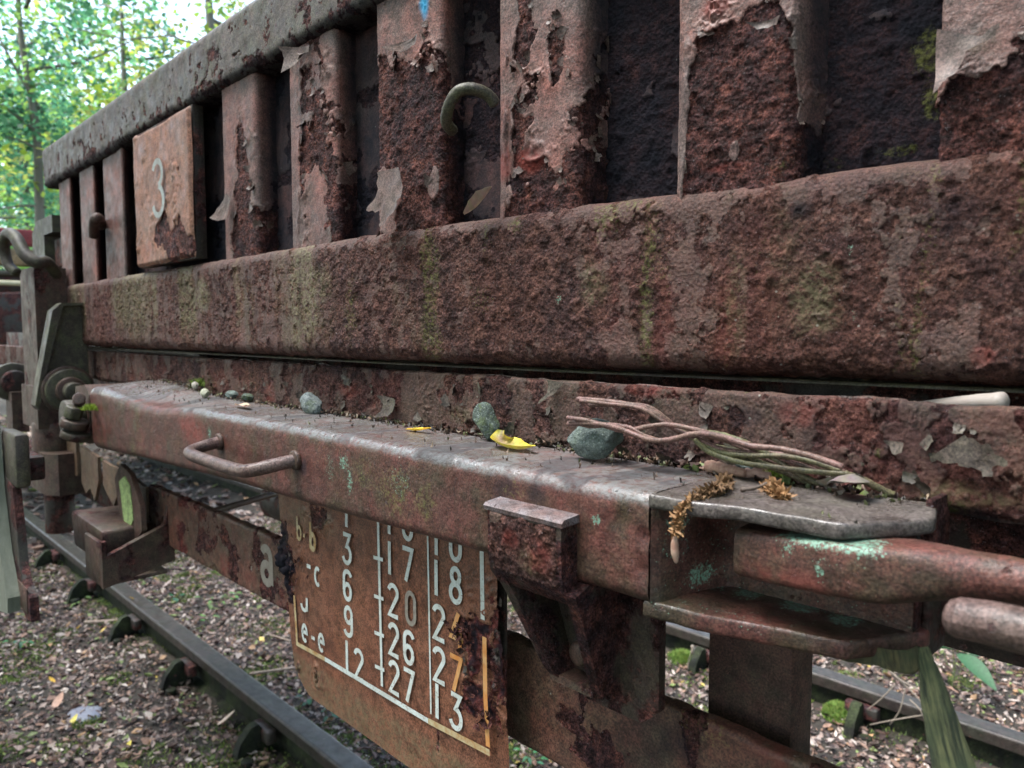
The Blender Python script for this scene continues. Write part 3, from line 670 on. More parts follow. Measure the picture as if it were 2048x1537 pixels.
slab('bottom_plate', [(-.262, .3615), (-.215, .370), (-.153, .386), (-.128, .432), (-.131, .452), (-.262, .450)], 1.0380, 1.0475,
     [('lichen', 1500, 1185, .012, .02, 1), ('lichen', 1600, 1215, .014, .02, 1), ('lichen', 1690, 1240, .012, .012, .9), ('lichen', 1440, 1170, .012, .02, 1)], .4, 160, lich=.30)
# recessed web between the plates
pp = np.linspace(0, 1, 150); zz = np.arange(1.0465, 1.1055, .0011); G = np.zeros((150, len(zz), 3))
cx = np.interp(pp, [0, .12, .2, 1], [-.258, -.250, -.244, -.1315]); cy = np.interp(pp, [0, .08, .2, .26, 1], [.3605, .368, .412, .422, .424])
k_ = np.ones(9) / 9; cyp = np.convolve(np.pad(cy, 4, 'edge'), k_, 'valid'); cxp = np.convolve(np.pad(cx, 4, 'edge'), k_, 'valid')
G[..., 0] = cxp[:, None]; G[..., 1] = cyp[:, None]; G[..., 2] = zz[None, :]
relief('fork_web', G, .012 + fbm(G, 60, 4, 170) * .012, M_bar, bar, [('lichen', 1360, 1045, .006, .008, 1), ('lichen', 1345, 1000, .004, .004, .9), ('lichen', 1400, 1150, .010, .010, .9), ('lichen', 1350, 1090, .006, .02, .5), ('lichen', 1440, 1080, .01, .03, .35)], lichen=np.full(G.shape[:2], .16), rough_amp=.0007, lip=.001, seed=170)
box('web_backing', -.262, -.1325, .4262, .447, 1.046, 1.1055, M_dark, bar, .001)
box('web_end_strip', -.1325, -.1285, .436, .466, 1.030, 1.118, M_dark, bar, .001)

# ---- locking lever (flat blade becoming a round rod)
def loft(name, secs, mat, parent, n=26, sub=8, spots=(), seed=0, rust=.004, **kw):
    """secs: (x, y, z, half width y, half height z, squareness)"""
    K = []
    for i in range(len(secs) - 1):
        for k in range(sub):
            t = k / sub; t = t * t * (3 - 2 * t); K.append([a + (b - a) * t for a, b in zip(secs[i], secs[i + 1])])
    K.append(list(secs[-1])); G = np.zeros((len(K), n + 1, 3))
    for i, (x, y, z, hy, hz, sq) in enumerate(K):
        e = 2 / sq
        for j in range(n + 1):
            a = -2 * math.pi * j / n + math.pi; c, s = math.cos(a), math.sin(a)
            G[i, j] = (x, y + hy * math.copysign(abs(c) ** e, c), z + hz * math.copysign(abs(s) ** e, s))
    return relief(name, G, .010 + rust + fbm(G, 70, 4, seed, .6) * .012, mat, parent, spots, rough_amp=.0006, lip=.0004, lump=.0005, thick=.0003, seed=seed, **kw)
secs = [(-.2115, .3905, 1.0853, .001, .001, 2.4), (-.2112, .3905, 1.0853, .011, .010, 4), (-.2095, .3900, 1.0853, .0165, .0133, 6), (-.19, .3890, 1.0862, .0175, .0138, 7), (-.16, .3880, 1.0882, .018, .0138, 7), (-.132, .3875, 1.0902, .0175, .0140, 6), (-.118, .388, 1.0928, .0150, .0132, 3.5),
        (-.104, .389, 1.0945, .0125, .0118, 2.4), (-.08, .391, 1.0965, .0102, .0100, 2), (-.05, .393, 1.098, .0098, .0095, 2), (.10, .40, 1.103, .0098, .0098, 2), (.28, .41, 1.108, .0098, .0098, 2), (.285, .41, 1.108, .001, .001, 2)]
Lg = [('lichen', 1560, 1063, .02, .008, 1), ('lichen', 1640, 1078, .03, .007, 1), ('lichen', 1700, 1088, .025, .008, 1), ('lichen', 1580, 1100, .004, .004, .9), ('lichen', 1640, 1140, .004, .003, .9), ('lichen', 1690, 1130, .012, .008, .75), ('lichen', 1560, 1110, .03, .012, .35), ('lichen', 1700, 1170, .02, .01, .35), ('red', 1560, 1150, .03, .006, .5)]
lev = loft('locking_lever', secs, M_bar, wagon, 44, 22, Lg, 180)
lev['label'] = 'lever with flat lichen covered blade and round rod'
secs = [(-.0975, .352, 1.0868, .0006, .0006, 2), (-.0972, .352, 1.0868, .004, .004, 2), (-.0955, .3515, 1.0870, .0068, .0068, 2), (-.092, .351, 1.0874, .0083, .0083, 2), (-.08, .350, 1.0885, .0088, .0088, 2), (-.06, .348, 1.0895, .0089, .0089, 2), (.05, .345, 1.092, .009, .009, 2), (.2, .34, 1.095, .009, .009, 2), (.203, .34, 1.095, .001, .001, 2)]
loft('release_rod', secs, M_pipe, wagon, 24, 10, (), 190)
tube('rod_carrier', [(.13, .343, 1.094), (.14, .38, 1.09), (.15, .44, 1.085), (.15, .50, 1.08)], .006, M_dark, wagon)

# ---- hook bracket gripping the bar
M_brk = metal('dark corroded bracket', (.060, .034, .026), (.045, .028, .022), (.06, .055, .03), .5, cover=.5, speck=.7, bumpk=1.2)
M_cap = metal('worn grey cap edge', (.25, .24, .26), (.17, .12, .11), (.20, .10, .08), .45, cover=.72, rough_paint=.35, pit=.6, bumpk=.8, k=1.6)
hb = prism('hook_bracket', [(.3595, 1.0870), (.3445, 1.0870), (.3435, 1.0840), (.3440, 1.053), (.3460, 1.042), (.354, 1.032), (.3595, 1.032)], 'x', -.3815, -.3125, M_brk, wagon, .0035, 3)
hb['label'] = 'hooked clamp bracket around the locking bar'
prism('hook_cap', [(.3592, 1.0915), (.3440, 1.0900), (.3418, 1.0880), (.3425, 1.0850), (.3592, 1.0860)], 'x', -.3840, -.3105, M_cap, hb, .0022, 4)
# front face detail of the hook
pp = np.linspace(-.3800, -.3150, 110); zz = np.arange(1.0415, 1.0860, .0009); G = np.zeros((110, len(zz), 3)); G[..., 0] = pp[:, None]; G[..., 2] = zz[None, :]
G[..., 1] = np.interp(zz, [1.0415, 1.053, 1.0860], [.3455, .3428, .3424])[None, :]
ed = np.minimum(np.minimum(G[..., 0] + .380, -.315 - G[..., 0]), np.minimum(G[..., 2] - 1.0415, 1.0860 - G[..., 2])); G[..., 1] += .004 * sstep(.003, 0, ed)
f = -.012 + .05 * sstep(.02, -.03, np.hypot((G[..., 0] + .382) * 1.0, (G[..., 2] - 1.088)) - .012) + fbm(G, 80, 4, 5) * .006
relief('scaly_face', G, f, M_deck, hb, [('tan', 1060, 1120, .015, .012, .5), ('red', 1020, 1080, .012, .010, .7), ('red', 1080, 1110, .015, .015, .5)], rough_amp=.0012, lip=.001, seed=200)
for xa, sh in ((-.3790, .36), (-.3125, 0)):
    o = prism('bracket_cheek', [(.347, 1.041), (.3520, 1.030), (.3720, .9730), (.3760, .9670), (.3950, .9670), (.3985, .9720), (.3985, 1.046), (.3600, 1.046)], 'x', xa, xa + .009, M_brk, hb, .0015)
    for v in o.data.vertices: v.co.x += (1.041 - v.co.z) * sh
prism('bracket_back', [(-.372, 1.044), (-.272, 1.044), (-.272, .962), (-.285, .950), (-.335, .950), (-.350, .965)], 'y', .3930, .4000, M_brk, hb, .002)
cyl('bolt_head', (-.331, .386, .9855), (0, -1, 0), .009, .012, M_gen, hb, 24, .004)
cyl('washer', (-.331, .3915, .9855), (0, -1, 0), .013, .003, M_dark, hb, 24, .001)
prism('bracket_foot', [(.376, .9685), (.3995, .9685), (.3995, .9630), (.376, .9630)], 'x', -.352, -.3125, M_gen, hb, .001)
box('strut', -.347, -.3195, .452, .462, .90, 1.044, M_gen, wagon, .002)

# post under the bar
st = [(-.276, .460), (-.2155, .460), (-.2135, .463), (-.2115, .482), (-.2165, .482), (-.2185, .467), (-.271, .467), (-.271, .482), (-.276, .482)]
prism('support_post', st, 'z', .62, 1.0375, metal('post steel with olive grime', (.125, .055, .042), (.085, .045, .034), (.08, .075, .045), .5, cover=.85, bumpk=.5, rough_paint=.6, speck=.3), wagon, .0015)

# ---- lower rail (strip in front of the underframe)
xs = xs_adapt(-1.34, .5, .0022, .43)
prof, q = path_pts([(.434, .859), (.430, .861), (.430, .9465), (.440, .9475)], [.002, .003, .003, .001], .0014)
G = extrude_grid(xs, prof); X, Zc = G[..., 0], G[..., 2]; G[..., 2] += fbm(G, (60, 0, 0), 3, 6) * .0012 * (Zc > .93)
f = .004 + fbm(G, 26, 5, 210, .6) * .024 + .005 * sstep(-.8, -.5, X)
low = relief('lower_rail', G, f, M_low, wagon, [('red', 450, 1130, .02, .02, .6), ('tan', 420, 1150, .03, .01, .7), ('dark', 1350, 1480, .03, .02, .6), ('moss', 1400, 1460, .03, .02, .5), ('red', 1540, 1500, .015, .02, .5), ('tan', 330, 1060, .02, .02, .4)], red=sstep(.2, .7, fbm(G, 20, 3, 12)) * .35, dark=sstep(.1, .7, fbm(G, 9, 3, 22)) * .45, rough_amp=.0011, lip=.0016, lump=.0007, seed=210)
box('rail_flange', -1.34, .5, .4415, .447, .862, .944, M_dark, wagon, .001)
box('inner_flange', -3.1, .5, .462, .472, .838, .91, M_dark, wagon, .001)
letter('painted_letter', 'a', -.916, .883, .064, .4289, M_worn, low, w=.17, aspect=1.05, shear=-.02)
letter('painted_letter', '-', -.948, .883, .03, .4289, M_worn, low, w=.2, aspect=.35)
# rusted-through stretch at the left
bm = bmesh.new(); r = random.Random(4)
tp = [(-1.95 + i * .0305, .985 - .0020 * i + r.uniform(-.002, .002)) for i in range(21)]; bt_ = [(-1.95 + i * .0305, .905 - .0005 * i + r.uniform(-.035, .02)) for i in range(21)]
for i in range(20):
    if i in (6, 11): continue
    a_ = [bm.verts.new((p[0], .425, p[1])) for p in (tp[i], tp[i + 1], bt_[i + 1], bt_[i])]; bm.faces.new(a_)
bmesh.ops.remove_doubles(bm, verts=bm.verts[:], dist=.0005); bmesh.ops.subdivide_edges(bm, edges=bm.edges[:], cuts=3, fractal=.06, seed=3)
ext = bmesh.ops.extrude_face_region(bm, geom=bm.faces[:]); bmesh.ops.translate(bm, vec=(0, .006, 0), verts=[v for v in ext['geom'] if isinstance(v, bmesh.types.BMVert)])
o = bm_obj('rusted_through_rail', bm, metal('holed ochre rust', (.20, .12, .07), (.14, .075, .05), (.10, .09, .05), .5, cover=.6), wagon); o['label'] = 'rusted through stretch of lower rail with holes'
# tie rod seen through the gap
tube('tie_rod', [at(420, 1025, Y=.62), at(560, 985, Y=.80), at(640, 962, Y=.98)], .007, M_gen, wagon)
cyl('axle_box_drum', (-2.05, 1.05, .70), (1, 0, 0), .06, .14, M_dark, wagon)

# ---- load table sign
xs = np.arange(-.806, -.4195, .0015); zs = np.arange(.800, 1.075, .0015)
G = np.zeros((len(xs), len(zs), 3)); G[..., 0] = xs[:, None]; G[..., 2] = zs[None, :]; G[..., 1] = .400
X, Zc = G[..., 0], G[..., 2]
lx = np.interp(zs, [.80, .83, .85, .90, 1.02, 1.08], [-.772, -.779, -.781, -.786, -.803, -.808]); rx = np.interp(zs, [.80, .86, .97, 1.08], [-.4205, -.4215, -.428, -.430])
G[..., 0] = lx[None, :] + (X + .806) / (.3865) * (rx - lx)[None, :]; X = G[..., 0]
# rounded lower corners
zlow = .803 + .030 * np.clip(1 - (X + .775) / .045, 0, 1) ** 2 + .0 * X
Zn = 1.075 - (1.075 - Zc) / (1.075 - .800) * (1.075 - zlow); G[..., 2] = Zn
G[..., 1] += .0015 * fbm(G, 9, 2, 2) + .006 * sstep(-.48, -.42, X) * sstep(.99, .9, Zn) - .002
el = 1 - np.hypot((X + .7880) / .024, (Zn - .946) / .042) + fbm(G, 70, 4, 3) * .45
def blob(px, py, rx_, rz_): p = at(px, py, Y=.40); return 1 - np.hypot((X - p.x) / rx_, (Zn - p.z) / rz_) + fbm(G, 110, 4, 5, .65) * .7
er = np.maximum.reduce([blob(930, 1262, .012, .012), blob(950, 1300, .008, .03), blob(975, 1260, .016, .008), blob(945, 1385, .014, .020), blob(995, 1330, .012, .045), blob(980, 1430, .012, .012), blob(1008, 1290, .01, .03)])
ef = np.maximum.reduce([blob(600, 1335, .005, .006), blob(640, 1355, .005, .008), blob(880, 1480, .003, .01), blob(640, 1030, .02, .012) * .6])
hole = np.maximum.reduce([el, er, ef])
f = -hole * .02; 
for_d = sstep(.15, .5, np.maximum(el, er))
G[..., 1] += -.006 * sstep(.1, .7, el) * np.abs(fbm(G * np.array([1, 1, .3]), 90, 4, 9)) * 2
dk = np.maximum(sstep(-.1, .35, el), sstep(.25, .6, er) * .95) * .97
sp = [('tan', 600, 1030, .03, .02, .5), ('tan', 660, 1050, .02, .02, .5)]
tn = .5 * sstep(.848, .835, Zn) + .35 * sstep(-.775, -.79, X)
sign = relief('load_sign', G, f, M_sign, wagon, sp, dark=dk, tan=tn, red=sstep(0, .3, er) * .4, rough_amp=.0018, lip=.003, lump=.0012, paint_amp=.00012, thick=.0005, seed=220)
sign['label'] = 'brown load table sign with white figures and rusted edges'
back = box('sign_backing', -.79, -.43, .4055, .409, .835, 1.07, M_dark, sign, .001)
YS = .3958
def T(ch, x, z, h=.0315, mat=M_white, w=.145, asp=1.0, clip=None, nm='painted_digit'): return letter(nm, ch, x, z, h, YS, mat, sign, w=w, aspect=asp, clip=clip)
T('3', -.6595, .9732); T('6', -.6600, .9355); T('9', -.6590, .8982); T('1', -.663, .8615); T('2', -.641, .8590); T('1', -.6600, 1.0115)
for z_, a_, b_ in ((.9805, '1', '7'), (.9408, '2', '0'), (.9030, '2', '6'), (.8665, '2', '7')):
    T(a_, -.5850 if a_ == '1' else -.5800, z_); T(b_, -.5560 if b_ != '0' else -.5525, z_, mat=M_worn if b_ == '0' else M_white)
T('1', -.5850, 1.019); T('6', -.5560, 1.019)
for z_, a_, b_ in ((.9785, '1', '8'), (.9390, '2', '4'), (.9010, '2', '7'), (.8675, '1', '3')):
    T(a_, -.5145 if a_ == '1' else -.5115, z_)
    T(b_, -.4880, z_, mat=M_orange if b_ in '47' else M_white)
T('1', -.5140, 1.0145); T('0', -.4880, 1.0145)
T('c', -.7185, .9360, .030, nm='painted_letter', asp=.85); T('-', -.7350, .9480 - .0045, .026, nm='painted_letter', w=.17)
T('D', -.7500, .9010, .030, nm='painted_letter'); T('e', -.7490, .8650, .030, nm='painted_letter', asp=.85); T('-', -.7280, .8640, .030, nm='painted_letter', w=.13, asp=.8); T('e', -.7130, .8650, .030, nm='painted_letter', asp=.85)
T('b', -.7560, .9780, .026, M_cream, nm='painted_letter', asp=.8); T('b', -.7270, .9730, .030, M_cream, w=.2, nm='painted_letter', asp=.8); T('-', -.7420, .9780, .02, M_cream, w=.2, nm='painted_letter', asp=.6)
def strip(nm, pts, w, mat, dy=.0002):
    V, Fc = ribbon([pts], w); me = bpy.data.meshes.new(nm); me.from_pydata([(v[0], YS + dy, v[1]) for v in V], [], Fc); me.materials.append(mat)
    bm = bmesh.new(); bm.from_mesh(me); bmesh.ops.subdivide_edges(bm, edges=bm.edges[:], cuts=3); bm.to_mesh(me); bm.free(); return meobj(nm, me, sign)
strip('painted_line', [(-.7655, .9115), (-.7610, .8590)], .0042, M_cream)
strip('painted_line', [(-.7630, .8570), (-.70, .8590)], .0048, M_cream, .0001); strip('painted_line', [(-.70, .8590), (-.52, .8600)], .0048, M_white); strip('painted_line', [(-.52, .8600), (-.438, .8645)], .0055, M_cream, .0003)
strip('painted_line', [(-.5965, 1.0600), (-.5925, .8665)], .0038, M_white)
strip('painted_line', [(-.5190, 1.0600), (-.5157, .8680)], .0022, M_white)
strip('painted_line', [(-.4475, 1.0600), (-.4460, .9740)], .0048, M_white)
strip('painted_line', [(-.4440, .9600), (-.4430, .9100), (-.4400, .8690)], .0050, M_orange)
for z_ in (.9914, .9534, .9171, .8835, 1.030): strip('painted_tick', [(-.6040, z_ - .0005), (-.5880, z_ + .0005)], .0036, M_white, .0001)
# flakes of rust round the holes of the sign
C = [(np.array([[x_, .3955, z_] for x_, z_ in [(at(px, py, Y=.40).x, at(px, py, Y=.40).z) for px, py in [(930 + rng.normal() * 12, 1255 + rng.normal() * 10) for _ in range(26)] + [(945 + rng.normal() * 10, 1330 + rng.normal() * 50) for _ in range(30)] + [(1003 + rng.normal() * 5, 1340 + rng.normal() * 60) for _ in range(40)] + [(982 + rng.normal() * 10, 1435 + rng.normal() * 10) for _ in range(16)] + [(588 + rng.normal() * 12, 1132 + rng.normal() * 34) for _ in range(40)]]]), np.tile([0, -1., 0], (152, 1)), rng.normal(size=(152, 3)) * [1, .1, 1])]
flakes('rust_scraps', C, 150, .0042, M_dark, sign)
# ------------------------------------------------------------------ left end of the wagon
sp_ = [(-2.01, .38), (-1.856, .38)]
post = prism('stanchion_post', [(-1.985, .380), (-1.853, .380), (-1.853, .400), (-1.853, .440), (-1.985, .440)], 'z', 1.02, 1.345, M_gen, wagon, .006)
post['label'] = 'square corner stanchion with looped hook'
for zz_, w in ((.98, 0),): pass
prism('stanchion_socket', [(-1.990, .374), (-1.845, .374), (-1.845, .445), (-1.990, .445)], 'z', 1.000, 1.090, M_gen, post, .008)
cyl('stanchion_foot', (-1.885, .415, .965), (0, 0, 1), .045, .09, M_gen, post, 24, .004)
prism('lower_collar', [(-1.975, .375), (-1.815, .375), (-1.785, .395), (-1.785, .450), (-1.975, .450)], 'z', .862, .950, M_gen, post, .010)
cyl('stanchion_end', (-1.90, .42, .82), (0, 0, 1), .030, .12, M_dark, post, 20, .004)
P = [(-1.838, .42, 1.330), (-1.812, .395, 1.352), (-1.80, .375, 1.350), (-1.815, .358, 1.366), (-1.845, .350, 1.400), (-1.885, .345, 1.414), (-1.925, .343, 1.404), (-1.94, .345, 1.378), (-1.93, .350, 1.350), (-1.91, .36, 1.335)]
tube('looped_hook', P, [.012, .013, .013, .012, .011, .010], M_grey, post)
# gusset plate and hinge eye
g = prism('gusset', [(.400, 1.262), (.448, 1.268), (.452, 1.080), (.37, 1.06), (.362, 1.10)], 'x', -1.760, -1.752, M_grey, wagon, .002)
prism('gusset_rim', [(.385, 1.250), (.402, 1.266), (.452, 1.268), (.452, 1.263), (.404, 1.260), (.364, 1.100), (.355, 1.05), (.348, 1.06), (.356, 1.105)], 'x', -1.775, -1.735, M_grey, g, .001)
for i, (r_, x_) in enumerate(((.050, -1.738), (.044, -1.728), (.028, -1.716), (.018, -1.700))): cyl('hinge_eye', (x_, .408, 1.088), (1, 0, 0), r_, .012 if i < 3 else .03, M_grey if i % 2 else M_gen, g, 36, .003)
cyl('hinge_eye', (-2.22, .40, 1.082), (1, 0, 0), .048, .02, M_grey, g, 36, .004); cyl('hinge_eye', (-2.205, .40, 1.082), (1, 0, 0), .030, .03, M_dark, g, 36, .004)
prism('hinge_strap', [(-2.235, 1.06), (-2.165, 1.06), (-2.165, .96), (-2.23, .96)], 'y', .385, .42, M_gen, g, .006)
# C-shaped bracket at the end of the drop side
prism('end_bracket', [(-2.22, 1.350), (-2.22, 1.455), (-2.17, 1.480), (-2.02, 1.480), (-2.02, 1.440), (-2.10, 1.440), (-2.10, 1.350)], 'y', .455, .53, M_grey, wagon, .006)
box('latch_block', -2.075, -1.99, .47, .53, 1.36, 1.43, M_dark, wagon, .006)
# plate and bracket at the far left
hp = box('hanging_plate', -1.45, -1.352, .241, .262, .965, 1.050, M_grey, wagon, .006)
hp['label'] = 'grey green hanging end plate and dark bracket'
M_wood = simple('grey green weathered board', (.15, .16, .125), (.085, .095, .07), 30, .8, .002, 60, (1, 1, .15))
prism('board', [(-1.62, 1.075), (-1.44, 1.064), (-1.425, .95), (-1.39, .86), (-1.345, .80), (-1.35, .775), (-1.62, .72)], 'y', .222, .239, M_wood, hp, .004)
prism('bracket_arm', [(-1.45, .98), (-1.375, .965), (-1.355, .90), (-1.345, .85), (-1.325, .825), (-1.29, .81), (-1.285, .775), (-1.32, .772), (-1.37, .80), (-1.40, .83), (-1.44, .90)], 'y', .240, .252, M_dark, hp, .003)
box('bracket_toe', -1.385, -1.300, .2385, .2405, .783, .822, M_gen, hp, .001)
box('arm_hinge', -1.56, -1.44, .26, .30, .96, 1.00, M_dark, hp, .004)
# lamp bracket pocket
lb = prism('lamp_bracket', [(.330, .885), (.337, .885), (.337, .862), (.425, .896), (.432, .945), (.438, .945), (.438, .835), (.330, .812)], 'x', -1.262, -1.250, M_gen, wagon, .002)
lb['label'] = 'open lamp bracket pocket with green painted tongue'
box('pocket_front', -1.345, -1.262, .330, .337, .812, .882, M_gen, lb, .002)
box('pocket_block', -1.48, -1.30, .345, .425, .83, .892, M_gen, lb, .006, .003)
cyl('pocket_roller', (-1.49, .385, .85), (1, 0, 0), .032, .018, M_gen, lb, 24, .004)
box('pocket_bottom', -1.345, -1.262, .337, .43, .812, .818, M_gen, lb, .001)
M_lime = metal('flaking lime green paint', (.42, .58, .22), (.36, .50, .20), (.2, .22, .1), .2, cover=.62, bumpk=.6)
prism('tongue', [(-1.395, .955), (-1.36, .985), (-1.31, .975), (-1.265, .93), (-1.262, .89), (-1.29, .865), (-1.33, .865), (-1.375, .90)], 'y', .392, .400, M_gen, lb, .003)
prism('painted_patch', [(-1.365, .955), (-1.335, .968), (-1.310, .955), (-1.300, .90), (-1.325, .878), (-1.345, .885)], 'y', .3905, .3921, M_lime, lb, .0006)
for i, (px, py) in enumerate([(255, 790)]): pass

# ------------------------------------------------------------------ track
M_railhead = metal('wet dark rail steel', (.060, .044, .038), (.034, .027, .025), (.04, .045, .03), .5, spec_p=.3, cover=.7, rough_paint=.4, bumpk=.3, speck=.15, k=.6)
M_railside = metal('mossy dark rail web', (.012, .014, .012), (.02, .018, .015), (.05, .065, .025), .6, cover=.7, rough_paint=.75, spec_p=.12, bumpk=.4, speck=.15, k=.4)
def make_rail(y0, label, seed):
    t = empty('steel_rail', (-3, y0 + .035, -.14), label, 'rail')
    xs = np.r_[np.arange(-12, -5, .05), np.arange(-5, -.6, .012), np.arange(-.6, 3, .05)]
    pr_, q = path_pts([(.002, -.038), (0, -.004), (.004, 0), (.066, 0), (.070, -.004), (.068, -.038)], [.002, .004, .004, .004, .004, .002], .004)
    G = np.zeros((len(xs), len(pr_), 3)); G[..., 0] = xs[:, None]; G[..., 1] = y0 + pr_[None, :, 0]; G[..., 2] = pr_[None, :, 1]
    relief('rail_head', G, .02 + fbm(G, 12, 3, seed) * .02, M_railhead, t, wet=None, rough_amp=.0006, lip=0, seed=seed)
    pts = [(y0 + .002, -.038), (y0 + .024, -.050), (y0 + .028, -.120), (y0 - .030, -.138), (y0 - .030, -.150), (y0 + .10, -.150), (y0 + .10, -.138), (y0 + .042, -.120), (y0 + .046, -.050), (y0 + .068, -.038)]
    prism('rail_web', pts, 'x', -12, 3, M_railside, t, .003)
    return t
rail1 = make_rail(1.045, 'near steel rail running beside the leaf litter under the wagon', 300)
rail2 = make_rail(2.560, 'far steel rail seen through the gap under the locking bar', 310)
# rail chairs with upright keys
def make_chair(X_, y0, group, label):
    t = empty('rail_chair', (X_, y0, -.15), label, 'rail chair', group)
    prism('rib', [(y0 - .12, -.145), (y0 - .095, -.075), (y0 - .060, -.035), (y0 - .035, -.030), (y0 - .006, -.070), (y0 + .010, -.145)], 'x', X_ - .016, X_ + .016, M_railside, t, .004)
    box('base_plate', X_ - .09, X_ + .09, y0 - .13, y0 + .2, -.158, -.139, M_railside, t, .004)
    box('wooden_key', X_ - .05, X_ + .06, y0 - .028, y0 + .006, -.090, -.045, M_dark, t, .008)
    cyl('screw_head', (X_ + .05, y0 - .09, -.125), (0, 0, 1), .02, .03, M_railside, t, 12, .003)
    return t
lab = ['rail chair nearest the sign under the near rail', 'rail chair by the yellow leaf at the bottom edge', 'second rail chair along the near rail', 'mossy rail chair left of the hanging plate foot', 'rail chair behind the lamp bracket pocket', 'most distant rail chair by the near rail', 'hidden rail chair far along the near rail']
for i, X_ in enumerate([-1.62, -2.22, -2.86, -3.48, -4.15, -4.85]): make_chair(X_, 1.045, 'chairs holding the near rail', ['rail chair hidden behind the load sign', 'rail chair nearest the bottom edge, beside the yellow leaf', 'second rail chair from the bottom edge', 'third rail chair from the bottom edge, mossy on top', 'fourth rail chair, below the lamp bracket pocket', 'farthest rail chair, beside the hanging plate'][i])
for i, X_ in enumerate([-.95, -1.55, -2.15]): make_chair(X_, 2.560, 'chairs holding the far rail', ['rail chair of the far rail behind the hanging strap', 'rail chair of the far rail behind the moss tuft', 'rail chair of the far rail left of the support post'][i])

# ------------------------------------------------------------------ ground
M_soil = simple('dark leaf mould', (.014, .011, .008), (.035, .027, .018), 25, .9, .01, 60)
gx = np.r_[np.arange(-60, -9, 2.5), np.arange(-9, 2, .06), np.arange(2, 40, 3)]; gy = np.r_[np.arange(-20, -.6, 1.5), np.arange(-.6, 6, .06), np.arange(6, 60, 3)]
G = np.zeros((len(gx), len(gy), 3)); G[..., 0] = gx[:, None]; G[..., 1] = gy[None, :]
def gz(x, y):
    P = np.stack([x, y, x * 0], -1); return -.145 + fbm(P, 1.3, 3, 400) * .02 + fbm(P, 9, 3, 401) * .012 + .035 * sstep(2.75, 3.4, y) + .02 * sstep(1.0, .4, y) + .022 * np.exp(-((y - 1.08) / .14) ** 2) + .03 * np.exp(-((y - 2.6) / .16) ** 2)
G[..., 2] = gz(G[..., 0], G[..., 1])
GZ0 = float(gz(np.array([0.]), np.array([0.]))[0]) + .002
gr = meobj('ground', fast_mesh('ground', G, grid_faces(len(gx), len(gy)), M_soil)); gr['kind'] = 'structure'
M_litter = leafmat('fallen leaves', trans=.2, rough=.6)
def litter(name, n, sizes, reg, pal, zoff, mat, tilt=.5, curl=.5, up=None, dens=None, zf=None):
    """n small curled leaves: 3x3 grid each, tapered at both ends"""
    x = rng.uniform(reg[0], reg[1], n); y = rng.uniform(reg[2], reg[3], n)
    if dens is not None: k = rng.uniform(size=n) < dens(x, y); x, y = x[k], y[k]; n = len(x)
    z = (gz(x, y) + rng.uniform(0, .012, n) if zf is None else zf(x, y)) + zoff
    L = rng.uniform(*sizes, n); Wd = L * rng.uniform(.35, .75, n); yaw = rng.uniform(0, 6.28, n); c = rng.uniform(-curl, curl, n)
    u = np.array([-.5, 0, .5]); wv = np.array([.25, 1, .12]); V = np.zeros((n, 9, 3))
    for i in range(3):
        for j in range(3):
            v = (j - 1) * .5 * wv[i]; jit = rng.uniform(.8, 1.2, n)
            V[:, i * 3 + j, 0] = u[i] * L; V[:, i * 3 + j, 1] = v * Wd * jit; V[:, i * 3 + j, 2] = (u[i] ** 2 + v ** 2 * 1.6) * L * c * 2 + rng.normal(size=n) * .0015
    a, b = rng.normal(size=n) * tilt, rng.normal(size=n) * tilt
    def rot(V, i, j, an):
        c_, s_ = np.cos(an)[:, None], np.sin(an)[:, None]; p, q_ = V[..., i].copy(), V[..., j].copy(); V[..., i] = p * c_ - q_ * s_; V[..., j] = p * s_ + q_ * c_
    rot(V, 0, 2, a); rot(V, 1, 2, b); rot(V, 0, 1, yaw)
    V += np.stack([x, y, z], 1)[:, None, :]
    base = (np.arange(n) * 9)[:, None, None]; q4 = np.array([[0, 3, 4, 1], [1, 4, 5, 2], [3, 6, 7, 4], [4, 7, 8, 5]]); Fc = (base + q4[None]).reshape(-1, 4)
    pal = np.array(pal); ci = rng.choice(len(pal), n, p=pal[:, 3] / pal[:, 3].sum()); Cc = pal[ci, :3] * rng.uniform(.7, 1.25, (n, 1)); Cc = np.c_[Cc, np.ones(n)]
    me = fast_mesh(name, V, Fc, mat, {'C': np.repeat(Cc, 9, 0)}); o = meobj(name, me); o['kind'] = 'stuff'; return o
BR = [(.07, .040, .032, 4), (.12, .070, .055, 4), (.24, .175, .145, 4), (.035, .020, .018, 4), (.33, .27, .235, 3), (.22, .13, .09, 3), (.34, .20, .10, .4), (.45, .34, .08, .12), (.13, .17, .05, 1.4), (.5, .42, .36, .6)]
inside = lambda x, y: (y > .15) & ~((y > 1.035) & (y < 1.125)) & ~((y > 2.55) & (y < 2.64))
tag(litter('leaf_litter', 72000, (.012, .038), (-5.2, -.2, .0, 5.0), BR, .002, M_litter, .35, .45, dens=lambda x, y: inside(x, y)), 'brown and pinkish fallen leaves carpeting the ground between the rails', 'leaf litter')
o = litter('leaf_fragments', 60000, (.006, .016), (-5.2, -.2, .0, 5.0), BR, .001, M_litter, .5, .4, dens=inside); tag(o, 'small broken leaf fragments and bark crumbs strewn over the soil', 'leaf fragments')
o = litter('distant_leaf_litter', 26000, (.04, .09), (-14, -5, -1.5, 9), BR, .004, M_litter, .35, .4); tag(o, 'coarser fallen leaves farther back along the track', 'leaf litter')
